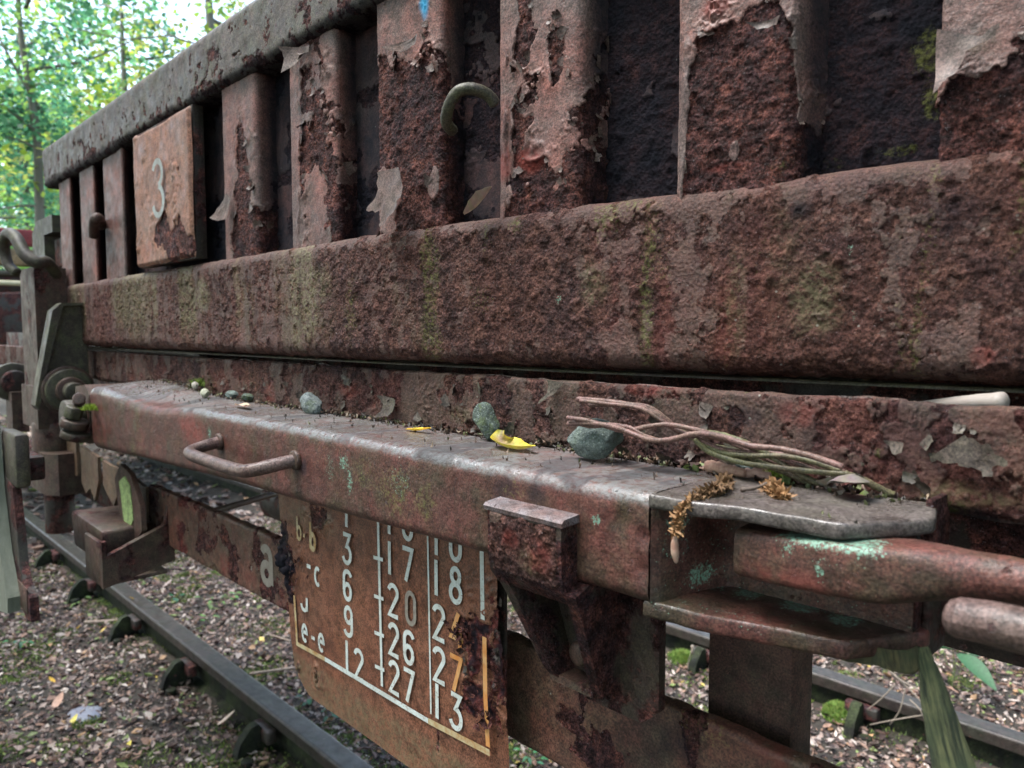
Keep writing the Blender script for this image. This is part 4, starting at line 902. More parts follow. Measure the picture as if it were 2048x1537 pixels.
# moss and green ground cover
def tufts(name, centers, nper, h, rad, pal, mat, wd=.0022):
    Vs, Cs = [], []
    for (x, y, r_, k) in centers:
        n = int(nper * k); a = rng.uniform(0, 6.28, n); rr = np.sqrt(rng.uniform(0, 1, n)) * r_ * rad; bx, by = x + rr * np.cos(a), y + rr * np.sin(a)
        bz = gz(bx, by) + .003 + .35 * h * k * np.clip(1 - (rr / (r_ * rad)) ** 2, 0, 1); hh = h * rng.uniform(.4, 1, n); dx, dy = rng.normal(size=n) * hh * .5, rng.normal(size=n) * hh * .5
        pa = rng.uniform(0, 3.14, n); wx, wy = np.cos(pa) * wd, np.sin(pa) * wd
        V = np.stack([np.stack([bx - wx, by - wy, bz], 1), np.stack([bx + wx, by + wy, bz], 1), np.stack([bx + dx, by + dy, bz + hh], 1)], 1); Vs.append(V)
        p = np.array(pal); c = p[rng.integers(len(p), size=n)] * rng.uniform(.7, 1.3, (n, 1)); Cs.append(np.c_[c, np.ones(n)])
    V = np.concatenate(Vs); Cc = np.concatenate(Cs); n = len(V)
    return meobj(name, fast_mesh(name, V, np.arange(n * 3).reshape(-1, 3), mat, {'C': np.repeat(Cc, 3, 0)}, smooth=False))
M_moss = leafmat('moss', trans=.25, rough=.8)
MP = [(.06, .10, .02), (.13, .19, .04), (.22, .28, .06), (.04, .07, .018)]
cs = [(rng.uniform(-5, -.6), rng.uniform(.2, 4.8), rng.uniform(.04, .14), 1) for _ in range(420)]
o = tufts('ground_moss', cs, 420, .012, 1, MP, M_moss); tag(o, 'patches of low green moss among the fallen leaves', 'moss', kind='stuff')
for i, (px, py, lb_) in enumerate([(1365, 1325, 'bright moss tuft beside the support post against the far rail'), (1680, 1440, 'largest moss tuft, right of the support post'), (1760, 1410, 'mossy hump against the web of the far rail')]):
    p = at(px, py, Z=-.13); o = tufts('moss_tuft', [(p.x, p.y - .01, .055, 4.5), (p.x + .03, p.y, .035, 3)], 420, .016, 1, MP[1:3] + [(.12, .24, .04)], M_moss, .003); tag(o, lb_, 'moss tuft')
# small green plants: each its own thing, a few leaves on stalks
M_green = leafmat('fresh green leaf', trans=.25, rough=.65)
def leaf_blade(L, Wd, droop, n=6):
    V, Fc = [], []
    for i in range(n + 1):
        u = i / n; w = Wd * math.sin(math.pi * min(1, u * .92 + .06)) ** .8 * .5; z = -droop * u * u * L
        for s_ in (-1, 0, 1): V.append(Vector((u * L, s_ * w, z + (abs(s_) * w * .35))))
    for i in range(n):
        for j in range(2): a_ = i * 3 + j; Fc.append((a_, a_ + 3, a_ + 4, a_ + 1))
    return V, Fc
def plant(px, py, label, n, L, col, spread=.05, h=.05, Z=-.135, group='small green seedlings'):
    p = at(px, py, Z=Z); t = empty('seedling', (p.x, p.y, Z - .01), label, 'seedling'); 
    for i in range(n):
        a = random.uniform(0, 6.28); r_ = random.uniform(.2, 1) * spread; b = Vector((p.x + r_ * math.cos(a), p.y + r_ * math.sin(a), Z + random.uniform(.3, 1) * h))
        V, Fc = leaf_blade(L * random.uniform(.6, 1.1), L * random.uniform(.45, .65), random.uniform(.1, .6)); M = Matrix.Rotation(a + random.uniform(-.8, .8), 3, 'Z') @ Matrix.Rotation(random.uniform(-.4, .3), 3, 'Y')
        c = [x * random.uniform(.75, 1.25) for x in col]
        me = fast_mesh('leaf', np.array([(b + M @ v)[:] for v in V]), np.array(Fc), M_green, {'C': np.tile([*c, 1], (len(V), 1))}); meobj('leaf', me, t)
        if i % 3 == 0: tube('stem', [(p.x, p.y, Z - .01), ((p.x + b.x) / 2, (p.y + b.y) / 2, Z + h * .4), b[:]], .0012, M_stem, t, 5, 3)
    return t
M_stem = simple('plant stem', (.08, .12, .04), (.12, .10, .05), 50)
TG, YG = (.035, .13, .06), (.085, .17, .04)
for px, py, lb_, n, L, c, sp2, h in [
    (620, 1412, 'seedling left of the load sign above the rail, first of the pair', 6, .030, TG, .035, .04), (655, 1440, 'seedling just below the sign corner', 9, .028, TG, .05, .035),
    (265, 1150, 'bluish green seedlings under the lamp bracket pocket', 12, .04, TG, .10, .03), (440, 1205, 'green seedlings behind the near rail under the lower rail', 16, .030, YG, .11, .03),
    (330, 1200, 'flat leaved seedlings between rail and lower rail', 9, .035, TG, .08, .02), (420, 1245, 'yellow green seedling in the litter left of the sign', 6, .028, YG, .04, .03),
    (1560, 1462, 'small clover like plant below the support post', 6, .028, (.035, .18, .06), .05, .03), (1400, 1525, 'bright green plant at the bottom edge left', 7, .022, (.035, .17, .06), .05, .03),
    (1985, 1525, 'bright green plant right of the hanging strap', 8, .03, (.03, .17, .06), .05, .03),
    (160, 1210, 'seedling at the foot of the hanging plate', 6, .03, YG, .04, .04), (40, 1290, 'seedling at the left edge of the picture', 6, .03, TG, .05, .03), (250, 1440, 'small plant among leaves lower left', 5, .02, YG, .04, .02), (180, 1140, 'mossy green plant beside the farthest chair', 6, .03, YG, .05, .04), (60, 1400, 'pale seedling near the lower left corner', 5, .022, TG, .04, .02), (1480, 1275, 'low plant between post and far rail', 5, .03, YG, .04, .02), (1060, 1520, 'green plant under the sign corner at the bottom', 7, .025, (.035, .15, .055), .05, .02)]:
    plant(px, py, lb_, n, L, c, sp2, h)
# large-leaved plant behind the far rail
p = at(1905, 1310, Z=.02); t = empty('broad_leaved_plant', (p.x, p.y, -.1), 'glossy broad leaved green plant behind the far rail, right of the strap', 'plant')
for (dx, dz, a, L, Wd) in ((0, .0, 3.5, .10, .075), (.02, -.01, -.7, .17, .06), (.015, .01, .4, .07, .04), (-.12, -.1, 2.6, .07, .05)):
    V, Fc = leaf_blade(L, Wd, .35); M = Matrix.Rotation(a, 3, 'Z') @ Matrix.Rotation(.35, 3, 'X')
    meobj('leaf', fast_mesh('leaf', np.array([(Vector((p.x + dx, p.y, .04 + dz)) + M @ v)[:] for v in V]), np.array(Fc), M_green, {'C': np.tile([.022, .080, .030, 1], (len(V), 1))}), t)
tube('stem', [(p.x, p.y, -.12), (p.x + .01, p.y, -.03), (p.x, p.y, .04)], .002, M_stem, t, 6)
# twigs on the ground
M_twig = simple('grey brown twig', (.16, .11, .08), (.30, .24, .19), 60, .8, .001)
for pts, r_, lb_ in [([(170, 1245), (230, 1242), (290, 1235), (330, 1222)], .008, 'dark curved stick lying left of the near rail'), ([(500, 1348), (560, 1340), (590, 1336)], .006, 'short thick stick below the sign corner'),
                     ([(540, 1270), (580, 1282)], .004, 'pale straight stick beside the sign'), ([(300, 1505), (370, 1465)], .003, 'thin pale twig at the bottom left'), ([(220, 1480), (262, 1455)], .004, 'yellowish twig low on the left'),
                     ([(90, 1062), (150, 1045), (200, 1040)], .010, 'grey branch between the rails far left'), ([(1490, 1400), (1530, 1440), (1560, 1480)], .004, 'brown twig right of the support post'),
                     ([(1560, 1500), (1590, 1480)], .005, 'short peeled twig near the bottom right')]:
    P = [at(x, y, Z=-.125) for x, y in pts]; o = tube('twig', P, r_, M_twig, None, 7, 4, .15); tag(o, lb_, 'twig')
M_dryst = simple('dry pale stem', (.20, .165, .13), (.14, .11, .085), 80, .8)
ds_ = empty('dry_stems', at(1780, 1440, Z=-.1), 'tangle of thin dry stems against the far rail beside the strap', 'dry stems')
for a_, b_, c_ in (((1780, 1345), (1830, 1390), (1870, 1440)), ((1790, 1370), (1760, 1400), (1735, 1420)), ((1810, 1380), (1800, 1420), (1780, 1450)), ((1770, 1330), (1800, 1360), (1850, 1385)), ((1740, 1450), (1790, 1440), (1850, 1430)), ((1820, 1400), (1840, 1420), (1858, 1455))):
    tube('stem', [at(*a_, Y=2.50), at(*b_, Y=2.49), at(*c_, Y=2.50)], .0022, M_dryst, ds_, 5, 4)
tb = empty('grass_stalk', at(1380, 1350, Z=-.13), 'thin stalk with pale tip in front of the far rail, beside the post', 'stalk')
tube('stem', [at(1375, 1340, Y=2.45), at(1378, 1320, Y=2.45), at(1384, 1303, Y=2.45)], .002, M_dryst, tb, 5, 3); tube('tip', [at(1384, 1306, Y=2.45), at(1386, 1298, Y=2.45), at(1384, 1292, Y=2.45)], .007, M_dryst, tb, 8, 3)
# single fallen leaves that stand out on the ground
def ground_leaf(px, py, L, col, label, Z=-.125, yaw=None, curl=.8, tilt=.3):
    p = at(px, py, Z=Z); V, Fc = leaf_blade(L, L * .55, -curl * .5, 8); M = Matrix.Rotation(yaw if yaw is not None else random.uniform(0, 6), 3, 'Z') @ Matrix.Rotation(-tilt, 3, 'Y')
    o = meobj('fallen_leaf', fast_mesh('fallen_leaf', np.array([(M @ v)[:] for v in V]), np.array(Fc), M_litter, {'C': np.tile([*col, 1], (len(V), 1))})); o.location = p; tag(o, label, 'leaf'); return o
ground_leaf(470, 1510, .055, (.42, .30, .14), 'crumpled tan leaf at the foot of the nearest rail chair', yaw=.6)
ground_leaf(525, 1530, .05, (.40, .30, .16), 'pale leaf cut by the bottom edge, right of the tan one', yaw=-.3)
ground_leaf(268, 1198, .025, (.75, .45, .06), 'tiny yellow leaf on the near rail', Z=.004); ground_leaf(152, 1258, .03, (.70, .45, .06), 'small yellow leaf beside the dark stick'); ground_leaf(200, 1265, .03, (.60, .42, .08), 'yellow green leaf right of the dark stick')
ground_leaf(110, 1365, .03, (.75, .45, .05), 'yellow leaf alone at lower left'); ground_leaf(140, 1450, .035, (.6, .5, .10), 'yellow leaf near the grey slate'); ground_leaf(245, 1508, .04, (.6, .5, .09), 'narrow yellow leaf at the bottom left')
ground_leaf(435, 1450, .07, (.50, .38, .30), 'long pale rolled leaf left of the near rail', yaw=.9); ground_leaf(325, 1175, .06, (.45, .36, .32), 'pale narrow leaf under the lower rail', yaw=1.2); ground_leaf(105, 1420, .06, (.42, .25, .18), 'reddish brown long leaf at lower left', yaw=2.2)
ground_leaf(1480, 1540, .06, (.5, .36, .26), 'tan leaf at the bottom, right of the lower rail'); ground_leaf(325, 1205, .02, (.6, .55, .45), 'cream leaf scrap beyond the near rail')
bm = bmesh.new(); bmesh.ops.create_icosphere(bm, subdivisions=3, radius=1)
for v in bm.verts: n_ = v.co.copy(); v.co = Vector((n_.x * .075, n_.y * .05, n_.z * .012)) * (1 + .15 * math.sin(5 * n_.x + 3 * n_.y))
o = bm_obj('flat_stone', bm, simple('blue grey slate', (.17, .18, .21), (.12, .12, .15), 30, .45, .001)); o.location = at(172, 1430, Z=-.128); tag(o, 'flat blue grey slate lying in the leaf litter at lower left', 'stone')

# ------------------------------------------------------------------ things lying on the wagon
def stone(c, size, seed, mat, label, rotz=0, flat=.6, cuts=9, tilt=0):
    r = random.Random(seed); bm = bmesh.new(); bmesh.ops.create_icosphere(bm, subdivisions=5, radius=1)
    pl = [(Vector((r.gauss(0, 1), r.gauss(0, 1), r.gauss(0, .8))).normalized(), r.uniform(.62, .9)) for _ in range(cuts)]
    for v in bm.verts:
        for n_, d_ in pl:
            e = v.co.dot(n_) - d_
            if e > 0: v.co -= n_ * e * .93
    A = np.array([v.co[:] for v in bm.verts]); d = fbm(A, 3, 4, seed) * .045 + fbm(A, 14, 3, seed + 3) * .018
    for v, dd in zip(bm.verts, d): v.co += v.co.normalized() * dd
    M = Matrix.Rotation(rotz, 3, 'Z') @ Matrix.Rotation(tilt, 3, 'Y')
    for v in bm.verts: v.co = M @ Vector((v.co.x * size[0], v.co.y * size[1], v.co.z * size[2]))
    zmin = min(v.co.z for v in bm.verts)
    for v in bm.verts: v.co.z -= zmin
    bmesh.ops.recalc_face_normals(bm, faces=bm.faces[:]); me = bpy.data.meshes.new('stone'); bm.to_mesh(me); bm.free(); me.materials.append(mat)
    for p_ in me.polygons: p_.use_smooth = True
    o = meobj('stone', me); o.location = c; tag(o, label, 'stone'); return o
def stone_mat(name, c1, c2, mossy=.3):
    t = NT(name); c = t.mix(t.ramp(t.noise(160, 6, .7), [(.38, 0), (.62, 1)]), c1, c2); c = t.mix(t.ramp(t.noise(700, 3, .6), [(.56, 0), (.66, .7)]), c, (.30, .35, .32)); c = t.mix(t.ramp(t.noise(620, 3, .6), [(.36, .8), (.46, 0)]), c, (.03, .045, .04))
    sx = t.n.new('ShaderNodeSeparateXYZ'); t.l.new(t.g.outputs['Position'], sx.inputs[0])
    mz = t.math('MULTIPLY', t.ramp(t.noise(90, 5, .7), [(.5, 0), (.6, 1)]), mossy); c = t.mix(mz, c, (.07, .10, .03))
    return t.done(c, .75, t.bump(t.math('ADD', t.noise(260, 6, .7), t.noise(60, 4)), .0045, 1))
MS1 = stone_mat('green grey basalt', (.13, .165, .155), (.075, .10, .092), .2); MS2 = stone_mat('mossy stone', (.075, .105, .09), (.035, .05, .035), .7); MS3 = stone_mat('pale grey stone', (.15, .175, .175), (.09, .11, .115), .4)
stone((-.353, .425, 1.1140), (.0235, .014, .0155), 11, MS1, 'largest green grey stone on the locking bar, leaned on by the rusty wires', .25, cuts=10)
stone((-.486, .436, 1.1125), (.0135, .009, .0175), 23, MS2, 'pointed mossy stone standing on the bar left of the yellow leaf', .1, tilt=-.35)
stone((-.792, .437, 1.1125), (.0190, .010, .013), 31, MS3, 'pale smooth stone against the deck edge in the middle of the bar', .1, tilt=.4)
stone((-.980, .444, 1.1125), (.012, .008, .006), 41, MS2, 'grey green pebble half wedged behind the bar'); stone((-1.035, .447, 1.113), (.013, .008, .006), 43, MS1, 'pebble wedged at the far end of the row of stones')
stone((-1.075, .425, 1.1135), (.008, .006, .0065), 47, simple('cream pebble', (.32, .32, .24), (.24, .235, .17), 60, .7), 'small cream pebble on the raised end of the bar')
stone((-1.155, .442, 1.119), (.008, .005, .0065), 49, simple('off white pebble', (.28, .26, .22), (.2, .18, .15), 60, .7), 'off white pebble beside the moss at the bar hump')
stone((-.225, .454, 1.1145), (.007, .006, .006), 53, MS1, 'small grey pebble behind the pink leaf, under the wires'); stone((-.247, .452, 1.116), (.007, .005, .006), 59, MS1, 'tiny dark pebble behind the wires')
o = tufts('moss_tuft', [(0, 0, .012, 1)], 160, .012, 1, [(.14, .20, .03), (.10, .16, .02)], M_moss, .0015); o.location = (-1.17, .455, 1.122 - GZ0); tag(o, 'yellow green moss tuft behind the hump of the locking bar', 'moss tuft')
o = tufts('moss_tuft', [(0, 0, .008, 1)], 220, .006, 1, [(.16, .22, .03), (.10, .15, .02)], M_moss, .0010); o.location = (-.222, .450, 1.1145 - GZ0); tag(o, 'tiny moss cushion between pink leaf and wires', 'moss tuft')
o = tufts('moss_tuft', [(0, 0, .014, 1)], 200, .010, 1, [(.20, .28, .03), (.15, .22, .02)], M_moss, .0015); o.location = (-1.362, .352, 1.078 - GZ0); tag(o, 'bright yellow green moss growing on the clevis bolt', 'moss tuft')
o = tufts('moss_tuft', [(0, 0, .05, 1), (.04, .02, .04, 1)], 320, .02, 1, [(.2, .26, .03), (.16, .2, .03)], M_moss, .003); o.location = (-2.30, .43, 1.10 - GZ0); tag(o, 'yellow green moss on the wagon edge at the left border', 'moss tuft')

# grit and needles caught behind the bar
def ztop(x, y): return 1.1140 + np.interp(x, [-1.38, -1.29, -1.22, -1.15, -1.08, -1.0], [.008, .013, .010, .005, .001, 0]) * sstep(.365, .435, y)
DB = [(.05, .03, .02, 4), (.12, .07, .045, 3), (.10, .11, .045, 2), (.22, .16, .11, 1.2), (.03, .025, .02, 4)]
o = litter('bar_debris', 900, (.0015, .0045), (-1.33, -.135, .437, .4585), DB, .0005, M_litter, .6, .3, zf=ztop); tag(o, 'fine dirt, needles and rust crumbs caught between the bar and the deck edge', 'debris')
o = litter('scattered_crumbs', 130, (.001, .0028), (-1.3, -.14, .375, .44), DB, .0002, M_litter, .05, .1, zf=ztop); tag(o, 'sparse dark crumbs scattered over the top of the locking bar', 'debris')
o = litter('leaf_scraps', 60, (.005, .010), (-.30, -.15, .438, .4575), BR, .0010, M_litter, .5, .6, zf=ztop); tag(o, 'small dry leaf scraps under the rusty wires', 'leaf scraps')
# rusty twisted wires
wb = empty('wire_bundle', (-.27, .44, 1.115), 'bundle of twisted rusty wires lying on the locking bar against the deck edge', 'wire bundle')
M_wire = metal('rusty pink brown wire', (.26, .14, .125), (.19, .095, .085), (.13, .125, .06), .15, cover=.8, rough_paint=.5, bumpk=.35, speck=.1, k=1.5)
M_wire2 = metal('olive green grimed wire', (.17, .16, .075), (.15, .11, .07), (.11, .13, .05), .4, cover=.8, rough_paint=.5, bumpk=.35, speck=.1, k=1.5)
def wire(pts, Y0, Y1, r_=.0021, mat=None):
    r_ *= .86
    n = len(pts); P = [at(x, y, Y=Y0 + (Y1 - Y0) * i / (n - 1)) for i, (x, y) in enumerate(pts)]; tube('wire', P, r_, mat or M_wire, wb, 9, 10, .11)
wire([(1155, 799), (1210, 803), (1270, 812), (1310, 828), (1335, 848), (1360, 865)], .415, .430, .0024)
wire([(1178, 811), (1230, 810), (1290, 812), (1330, 836), (1352, 858)], .420, .434, .0018)
wire([(1135, 836), (1175, 842), (1210, 852), (1250, 862), (1300, 853), (1340, 850), (1400, 862), (1440, 876), (1500, 889)], .405, .430, .0020)
wire([(1136, 848), (1190, 848), (1230, 855), (1265, 868), (1300, 880), (1340, 880), (1390, 868), (1440, 873), (1500, 892), (1560, 898), (1620, 912), (1685, 934)], .407, .430, .0022)
wire([(1140, 842), (1180, 853), (1220, 850), (1260, 856), (1290, 872), (1320, 882)], .41, .418, .0018)
wire([(1380, 868), (1420, 866), (1470, 878), (1520, 900), (1560, 925), (1600, 950), (1640, 968)], .425, .440, .0022, M_wire2)
wire([(1400, 885), (1440, 905), (1500, 912), (1560, 912), (1620, 922), (1680, 942)], .428, .436, .0021, M_wire2)
wire([(1390, 880), (1420, 905), (1480, 925), (1550, 935), (1610, 942), (1690, 948)], .424, .436, .0021, M_wire2)
wire([(1420, 892), (1480, 905), (1530, 930), (1580, 950), (1625, 970)], .432, .442, .0020, M_wire2)
wire([(1450, 880), (1520, 912), (1570, 935), (1600, 965)], .436, .444, .0018)
wire([(1690, 948), (1730, 962), (1760, 978), (1790, 992)], .436, .452, .0024, M_wire2)
wire([(1660, 935), (1700, 950), (1750, 975)], .444, .452, .0020)

wire([(1160, 802), (1215, 808), (1280, 817), (1320, 840), (1350, 858), (1400, 880), (1450, 900), (1520, 908), (1600, 930), (1650, 950)], .412, .440, .0017)
wire([(1345, 850), (1385, 876), (1430, 900), (1490, 918), (1540, 930), (1600, 958)], .430, .442, .0017, M_wire2)
wire([(1410, 872), (1470, 886), (1540, 905), (1600, 915), (1660, 935), (1715, 962)], .434, .446, .0018)
# leaves and flowers lying on the bar
M_leaf = leafmat('dry leaf', trans=.2, rough=.5)
def curled_leaf(name, pts3, widths, curlz, col, label, col2=None, n=5):
    """strip leaf following 3-D points; cross-section cupped"""
    P = smooth_path(pts3, 5); m = len(P); Ws = np.interp(np.linspace(0, 1, m), np.linspace(0, 1, len(widths)), widths); V, Cc, Fc = [], [], []
    for i, p_ in enumerate(P):
        T_ = (P[min(i + 1, m - 1)] - P[max(i - 1, 0)]).normalized(); U_ = Vector((0, 0, 1)); s_ = T_.cross(U_).normalized(); u_ = s_.cross(T_)
        for j in range(n):
            v = (j / (n - 1) - .5); V.append((p_ + s_ * v * Ws[i] + u_ * (abs(v) ** 2 * Ws[i] * curlz * 2) + Vector((0, 0, random.uniform(-1, 1) * .0002)))[:])
            e = abs(v) * 2; cc = col if not col2 else [a_ * (1 - e) + b_ * e for a_, b_ in zip(col2, col)]; Cc.append((*[c_ * random.uniform(.85, 1.1) for c_ in cc], 1))
    for i in range(m - 1):
        for j in range(n - 1): a_ = i * n + j; Fc.append((a_, a_ + n, a_ + n + 1, a_ + 1))
    o = meobj(name, fast_mesh(name, np.array(V), np.array(Fc), M_leaf, {'C': np.array(Cc)})); tag(o, label, 'leaf'); return o
zb0 = 1.1136
curled_leaf('yellow_leaf', [(-.4520, .424, zb0 + .0125), (-.4505, .421, zb0 + .0035), (-.438, .417, zb0 + .0008), (-.420, .414, zb0 + .001), (-.404, .4135, zb0 + .0055)], [.008, .020, .024, .016, .002], .5, (.50, .42, .03), 'curled bright yellow leaf with brown middle between the two stones', (.26, .19, .12))
curled_leaf('orange_leaf', [(-.588, .424, zb0 + .0005), (-.570, .425, zb0 + .001), (-.553, .427, zb0 + .0045)], [.003, .010, .002], .5, (.80, .50, .04), 'small orange yellow leaf lying flat on the locking bar')
curled_leaf('pale_leaf', [(-.925, .405, zb0 + .001), (-.905, .402, zb0 + .003), (-.885, .400, zb0 + .002), (-.872, .396, zb0 + .006)], [.004, .014, .010, .003], .4, (.55, .40, .30), 'thin pale curled leaf on the bar above the grab handle')
o = curled_leaf('ledge_leaf', [(-.518, .4395, 1.3120), (-.504, .4385, 1.315), (-.491, .439, 1.323), (-.483, .441, 1.332)], [.002, .009, .010, .001], 1.6, (.20, .135, .10), 'rolled dry brown leaf on the ledge below the hook')
# rolled pink-brown leaf
pk = tube('rolled_leaf', [(-.2690, .441, zb0 + .0045), (-.258, .440, zb0 + .0042), (-.240, .4385, zb0 + .0036)], [.0036, .0042, .0036, .0026], simple('pink tan dry leaf', (.28, .14, .10), (.40, .26, .19), 220, .6, .0012, 420, (2.5, 1, 1)), None, 12, 6, .12); tag(pk, 'rolled pinkish tan leaf on the bar above the withered flowers', 'leaf')
curled_leaf('grey_leaf', [at(1665, 965, Y=.437), at(1690, 950, Y=.432), at(1712, 950, Y=.430), at(1735, 962, Y=.436)], [.008, .024, .022, .003], -.25, (.20, .17, .155), 'folded grey brown leaf propped at the right end of the wires')
curled_leaf('grey_leaf', [at(1625, 970, Y=.445), at(1650, 972, Y=.440), at(1675, 955, Y=.438)], [.002, .010, .003], .8, (.24, .21, .17), 'narrow curled grey leaf below the wire ends')
for px, py, lb_ in [(1518, 952, 'small pinkish leaf crumb among the withered flowers'), ]:
    p = at(px, py, Y=.442); o = tube('leaf_crumb', [(p.x - .008, p.y, zb0 + .003), (p.x, p.y - .002, zb0 + .0045), (p.x + .007, p.y, zb0 + .003)], .003, simple('pinkish crumb', (.42, .27, .22), (.3, .18, .14), 200), None, 8, 4, .25); tag(o, lb_, 'leaf')
# withered flower clusters
M_fl = simple('withered orange brown catkin', (.17, .075, .025), (.26, .14, .055), 250, .7); M_fl2 = simple('dry brown catkin', (.085, .042, .018), (.15, .08, .03), 250, .8)
def catkin(path, label, dens, r0, mat, tail=None, blen=.006):
    t = empty('withered_catkin', path[0][:], label, 'dry flowers'); tube('stalk', [p[:] for p in path], .0007, M_fl2, t, 6, 4)
    P = smooth_path(path, 12); Vs, Fs = [], []; r = random.Random(3)
    for p_ in P:
        for _ in range(dens):
            d = Vector((r.gauss(0, 1), r.gauss(0, 1), r.gauss(0, 1))).normalized(); L = blen * r.uniform(.4, 1.1); q0 = p_ + d * r0 * r.uniform(0, 1); pr_ = None; s_ = d.orthogonal().normalized() * L * .26
            bend = Vector((r.gauss(0, 1), r.gauss(0, 1), r.gauss(0, 1))) * 1.3
            for k in range(4):
                if k: d = (d + bend * .75).normalized()
                w_ = s_ * (1 - k / 4.2); b_ = len(Vs); Vs += [(q0 - w_)[:], (q0 + w_)[:]]
                if k: Fs.append((b_ - 2, b_ - 1, b_ + 1, b_))
                q0 = q0 + d * L / 3
    o = meobj('petals', fast_mesh('petals', np.array(Vs), np.array(Fs), mat), t); o['kind'] = 'stuff'
    if tail: tube('bud', tail, [.0008, .0022, .0024, .0010], simple('pale dry bud', (.24, .13, .09), (.33, .23, .17), 200), t, 8, 4)
    return t
catkin([Vector(p) for p in ((-.2400, .415, zb0 + .002), (-.2330, .404, zb0 + .004), (-.2290, .390, zb0 + .004), (-.2300, .378, zb0 + .002), (-.2320, .3660, zb0 + .0005))], 'withered brown flower string along the edge of the top plate', 11, .0024, M_fl2, blen=.0055)
catkin([Vector(p) for p in ((-.2310, .3600, zb0 - .0005), (-.2335, .3560, 1.1070), (-.2345, .3545, 1.1000), (-.2350, .3540, 1.0940))], 'brown flower string hanging over the edge of the top plate', 7, .0014, M_fl, [(-.2350, .3540, 1.094), (-.2355, .3538, 1.089), (-.2350, .3536, 1.0835), (-.2340, .3534, 1.0785)], .005)
catkin([Vector(p) for p in ((-.2130, .418, zb0 + .002), (-.2060, .410, zb0 + .003), (-.2000, .402, zb0 + .003), (-.1940, .398, zb0 + .0025))], 'orange withered flower clump on the top plate', 15, .0030, M_fl, blen=.0055)
o = tube('twig', [(-.222, .402, zb0 + .001), (-.215, .406, zb0 + .0025), (-.211, .413, zb0 + .005), (-.208, .418, zb0 + .006)], [.0016, .0010, .0012, .0008], simple('dark twig', (.05, .035, .03), (.10, .07, .05), 200), None, 7, 5, .2); tag(o, 'short black forked twig between the two flower clumps', 'twig')
# pale stick in the gap above the deck edge
o = tube('pale_stick', [at(1700, 822, Y=.512), at(1830, 812, Y=.500), at(1925, 806, Y=.488), at(2006, 803, Y=.480)], [.0010, .0025, .0042, .0055], simple('weathered pale wood', (.27, .235, .21), (.2, .16, .14), 60, .6, .0008, 90, (.2, 1, 1)), None, 12, 6, .03); tag(o, 'pale weathered stick resting on the deck edge under the beam', 'stick')
o = tube('grey_stick', [at(400, 711, Y=.478), at(330, 704, Y=.478), at(150, 696, Y=.478)], .0045, simple('dark wet wood', (.10, .10, .10), (.05, .045, .04), 60, .5), None, 10, 4, .08); tag(o, 'dark grey stick lying in the gap behind the deck edge at the left', 'stick')

# hanging strap
def woven(name, c1, c2):
    t = NT(name); vr = t.n.new('ShaderNodeVectorRotate'); vr.rotation_type = 'Y_AXIS'; vr.inputs['Angle'].default_value = R_(17); t.l.new(t.pos, vr.inputs['Vector']); st = t.noise(1, 5, .75, vec=vr.outputs[0], stretch=(520, 200, 14)); c = t.mix(t.ramp(st, [(.42, 0), (.62, 1)]), c1, c2); c = t.mix(t.ramp(t.noise(60, 5, .6), [(.45, 0), (.7, .8)]), c, (.03, .045, .02))
    return t.done(c, .8, t.bump(st, .0006, 1))
hs_ = empty('hanging_strap', (-.121, .41, 1.04), 'frayed green stained strap hanging from the fork plate at the right', 'strap')
def strap_mesh(nm, pts, widths, side, mat, th=.0022):
    P = smooth_path(pts, 8); m = len(P); Ws = np.interp(np.linspace(0, 1, m), np.linspace(0, 1, len(widths)), widths); n = 9; V = []
    for i, p_ in enumerate(P):
        T_ = (P[min(i + 1, m - 1)] - P[max(i - 1, 0)]).normalized(); s_ = (Vector(side) - T_ * T_.dot(Vector(side))).normalized(); u_ = s_.cross(T_)
        for j in range(n):
            v = j / (n - 1) - .5; V.append(p_ + s_ * v * Ws[i] + u_ * ((.25 - v * v) * Ws[i] * .28))
        for j in range(n):
            v = .5 - j / (n - 1); V.append(p_ + s_ * v * Ws[i] + u_ * ((.25 - v * v) * Ws[i] * .28 - th))
    A = np.array([v[:] for v in V]); A += np.stack([fbm(A, 60, 3, 1), fbm(A, 60, 3, 2), fbm(A, 60, 3, 3)], 1) * .0007; k = 2 * n; Fc = []
    for i in range(m - 1):
        for j in range(k): Fc.append((i * k + j, i * k + (j + 1) % k, (i + 1) * k + (j + 1) % k, (i + 1) * k + j))
    o = meobj(nm, fast_mesh(nm, A, np.array(Fc), mat), hs_); return o
strap_mesh('strap_tail', [(-.1215, .402, 1.050), (-.1185, .400, 1.043), (-.1125, .397, 1.025), (-.1060, .395, 1.006), (-.0985, .393, .984), (-.088, .390, .950), (-.073, .386, .90)], [.005, .007, .014, .018, .021, .022, .022], (.8, .6, .12), woven('green stained webbing', (.010, .016, .007), (.12, .125, .055)))
strap_mesh('strap_loop', [(-.168, .402, 1.0345), (-.156, .401, 1.0360), (-.142, .404, 1.0375), (-.128, .404, 1.0395), (-.121, .405, 1.046)], [.006, .010, .0095, .012, .008], (0, .35, 1), woven('olive brown webbing', (.035, .03, .012), (.10, .085, .035)))

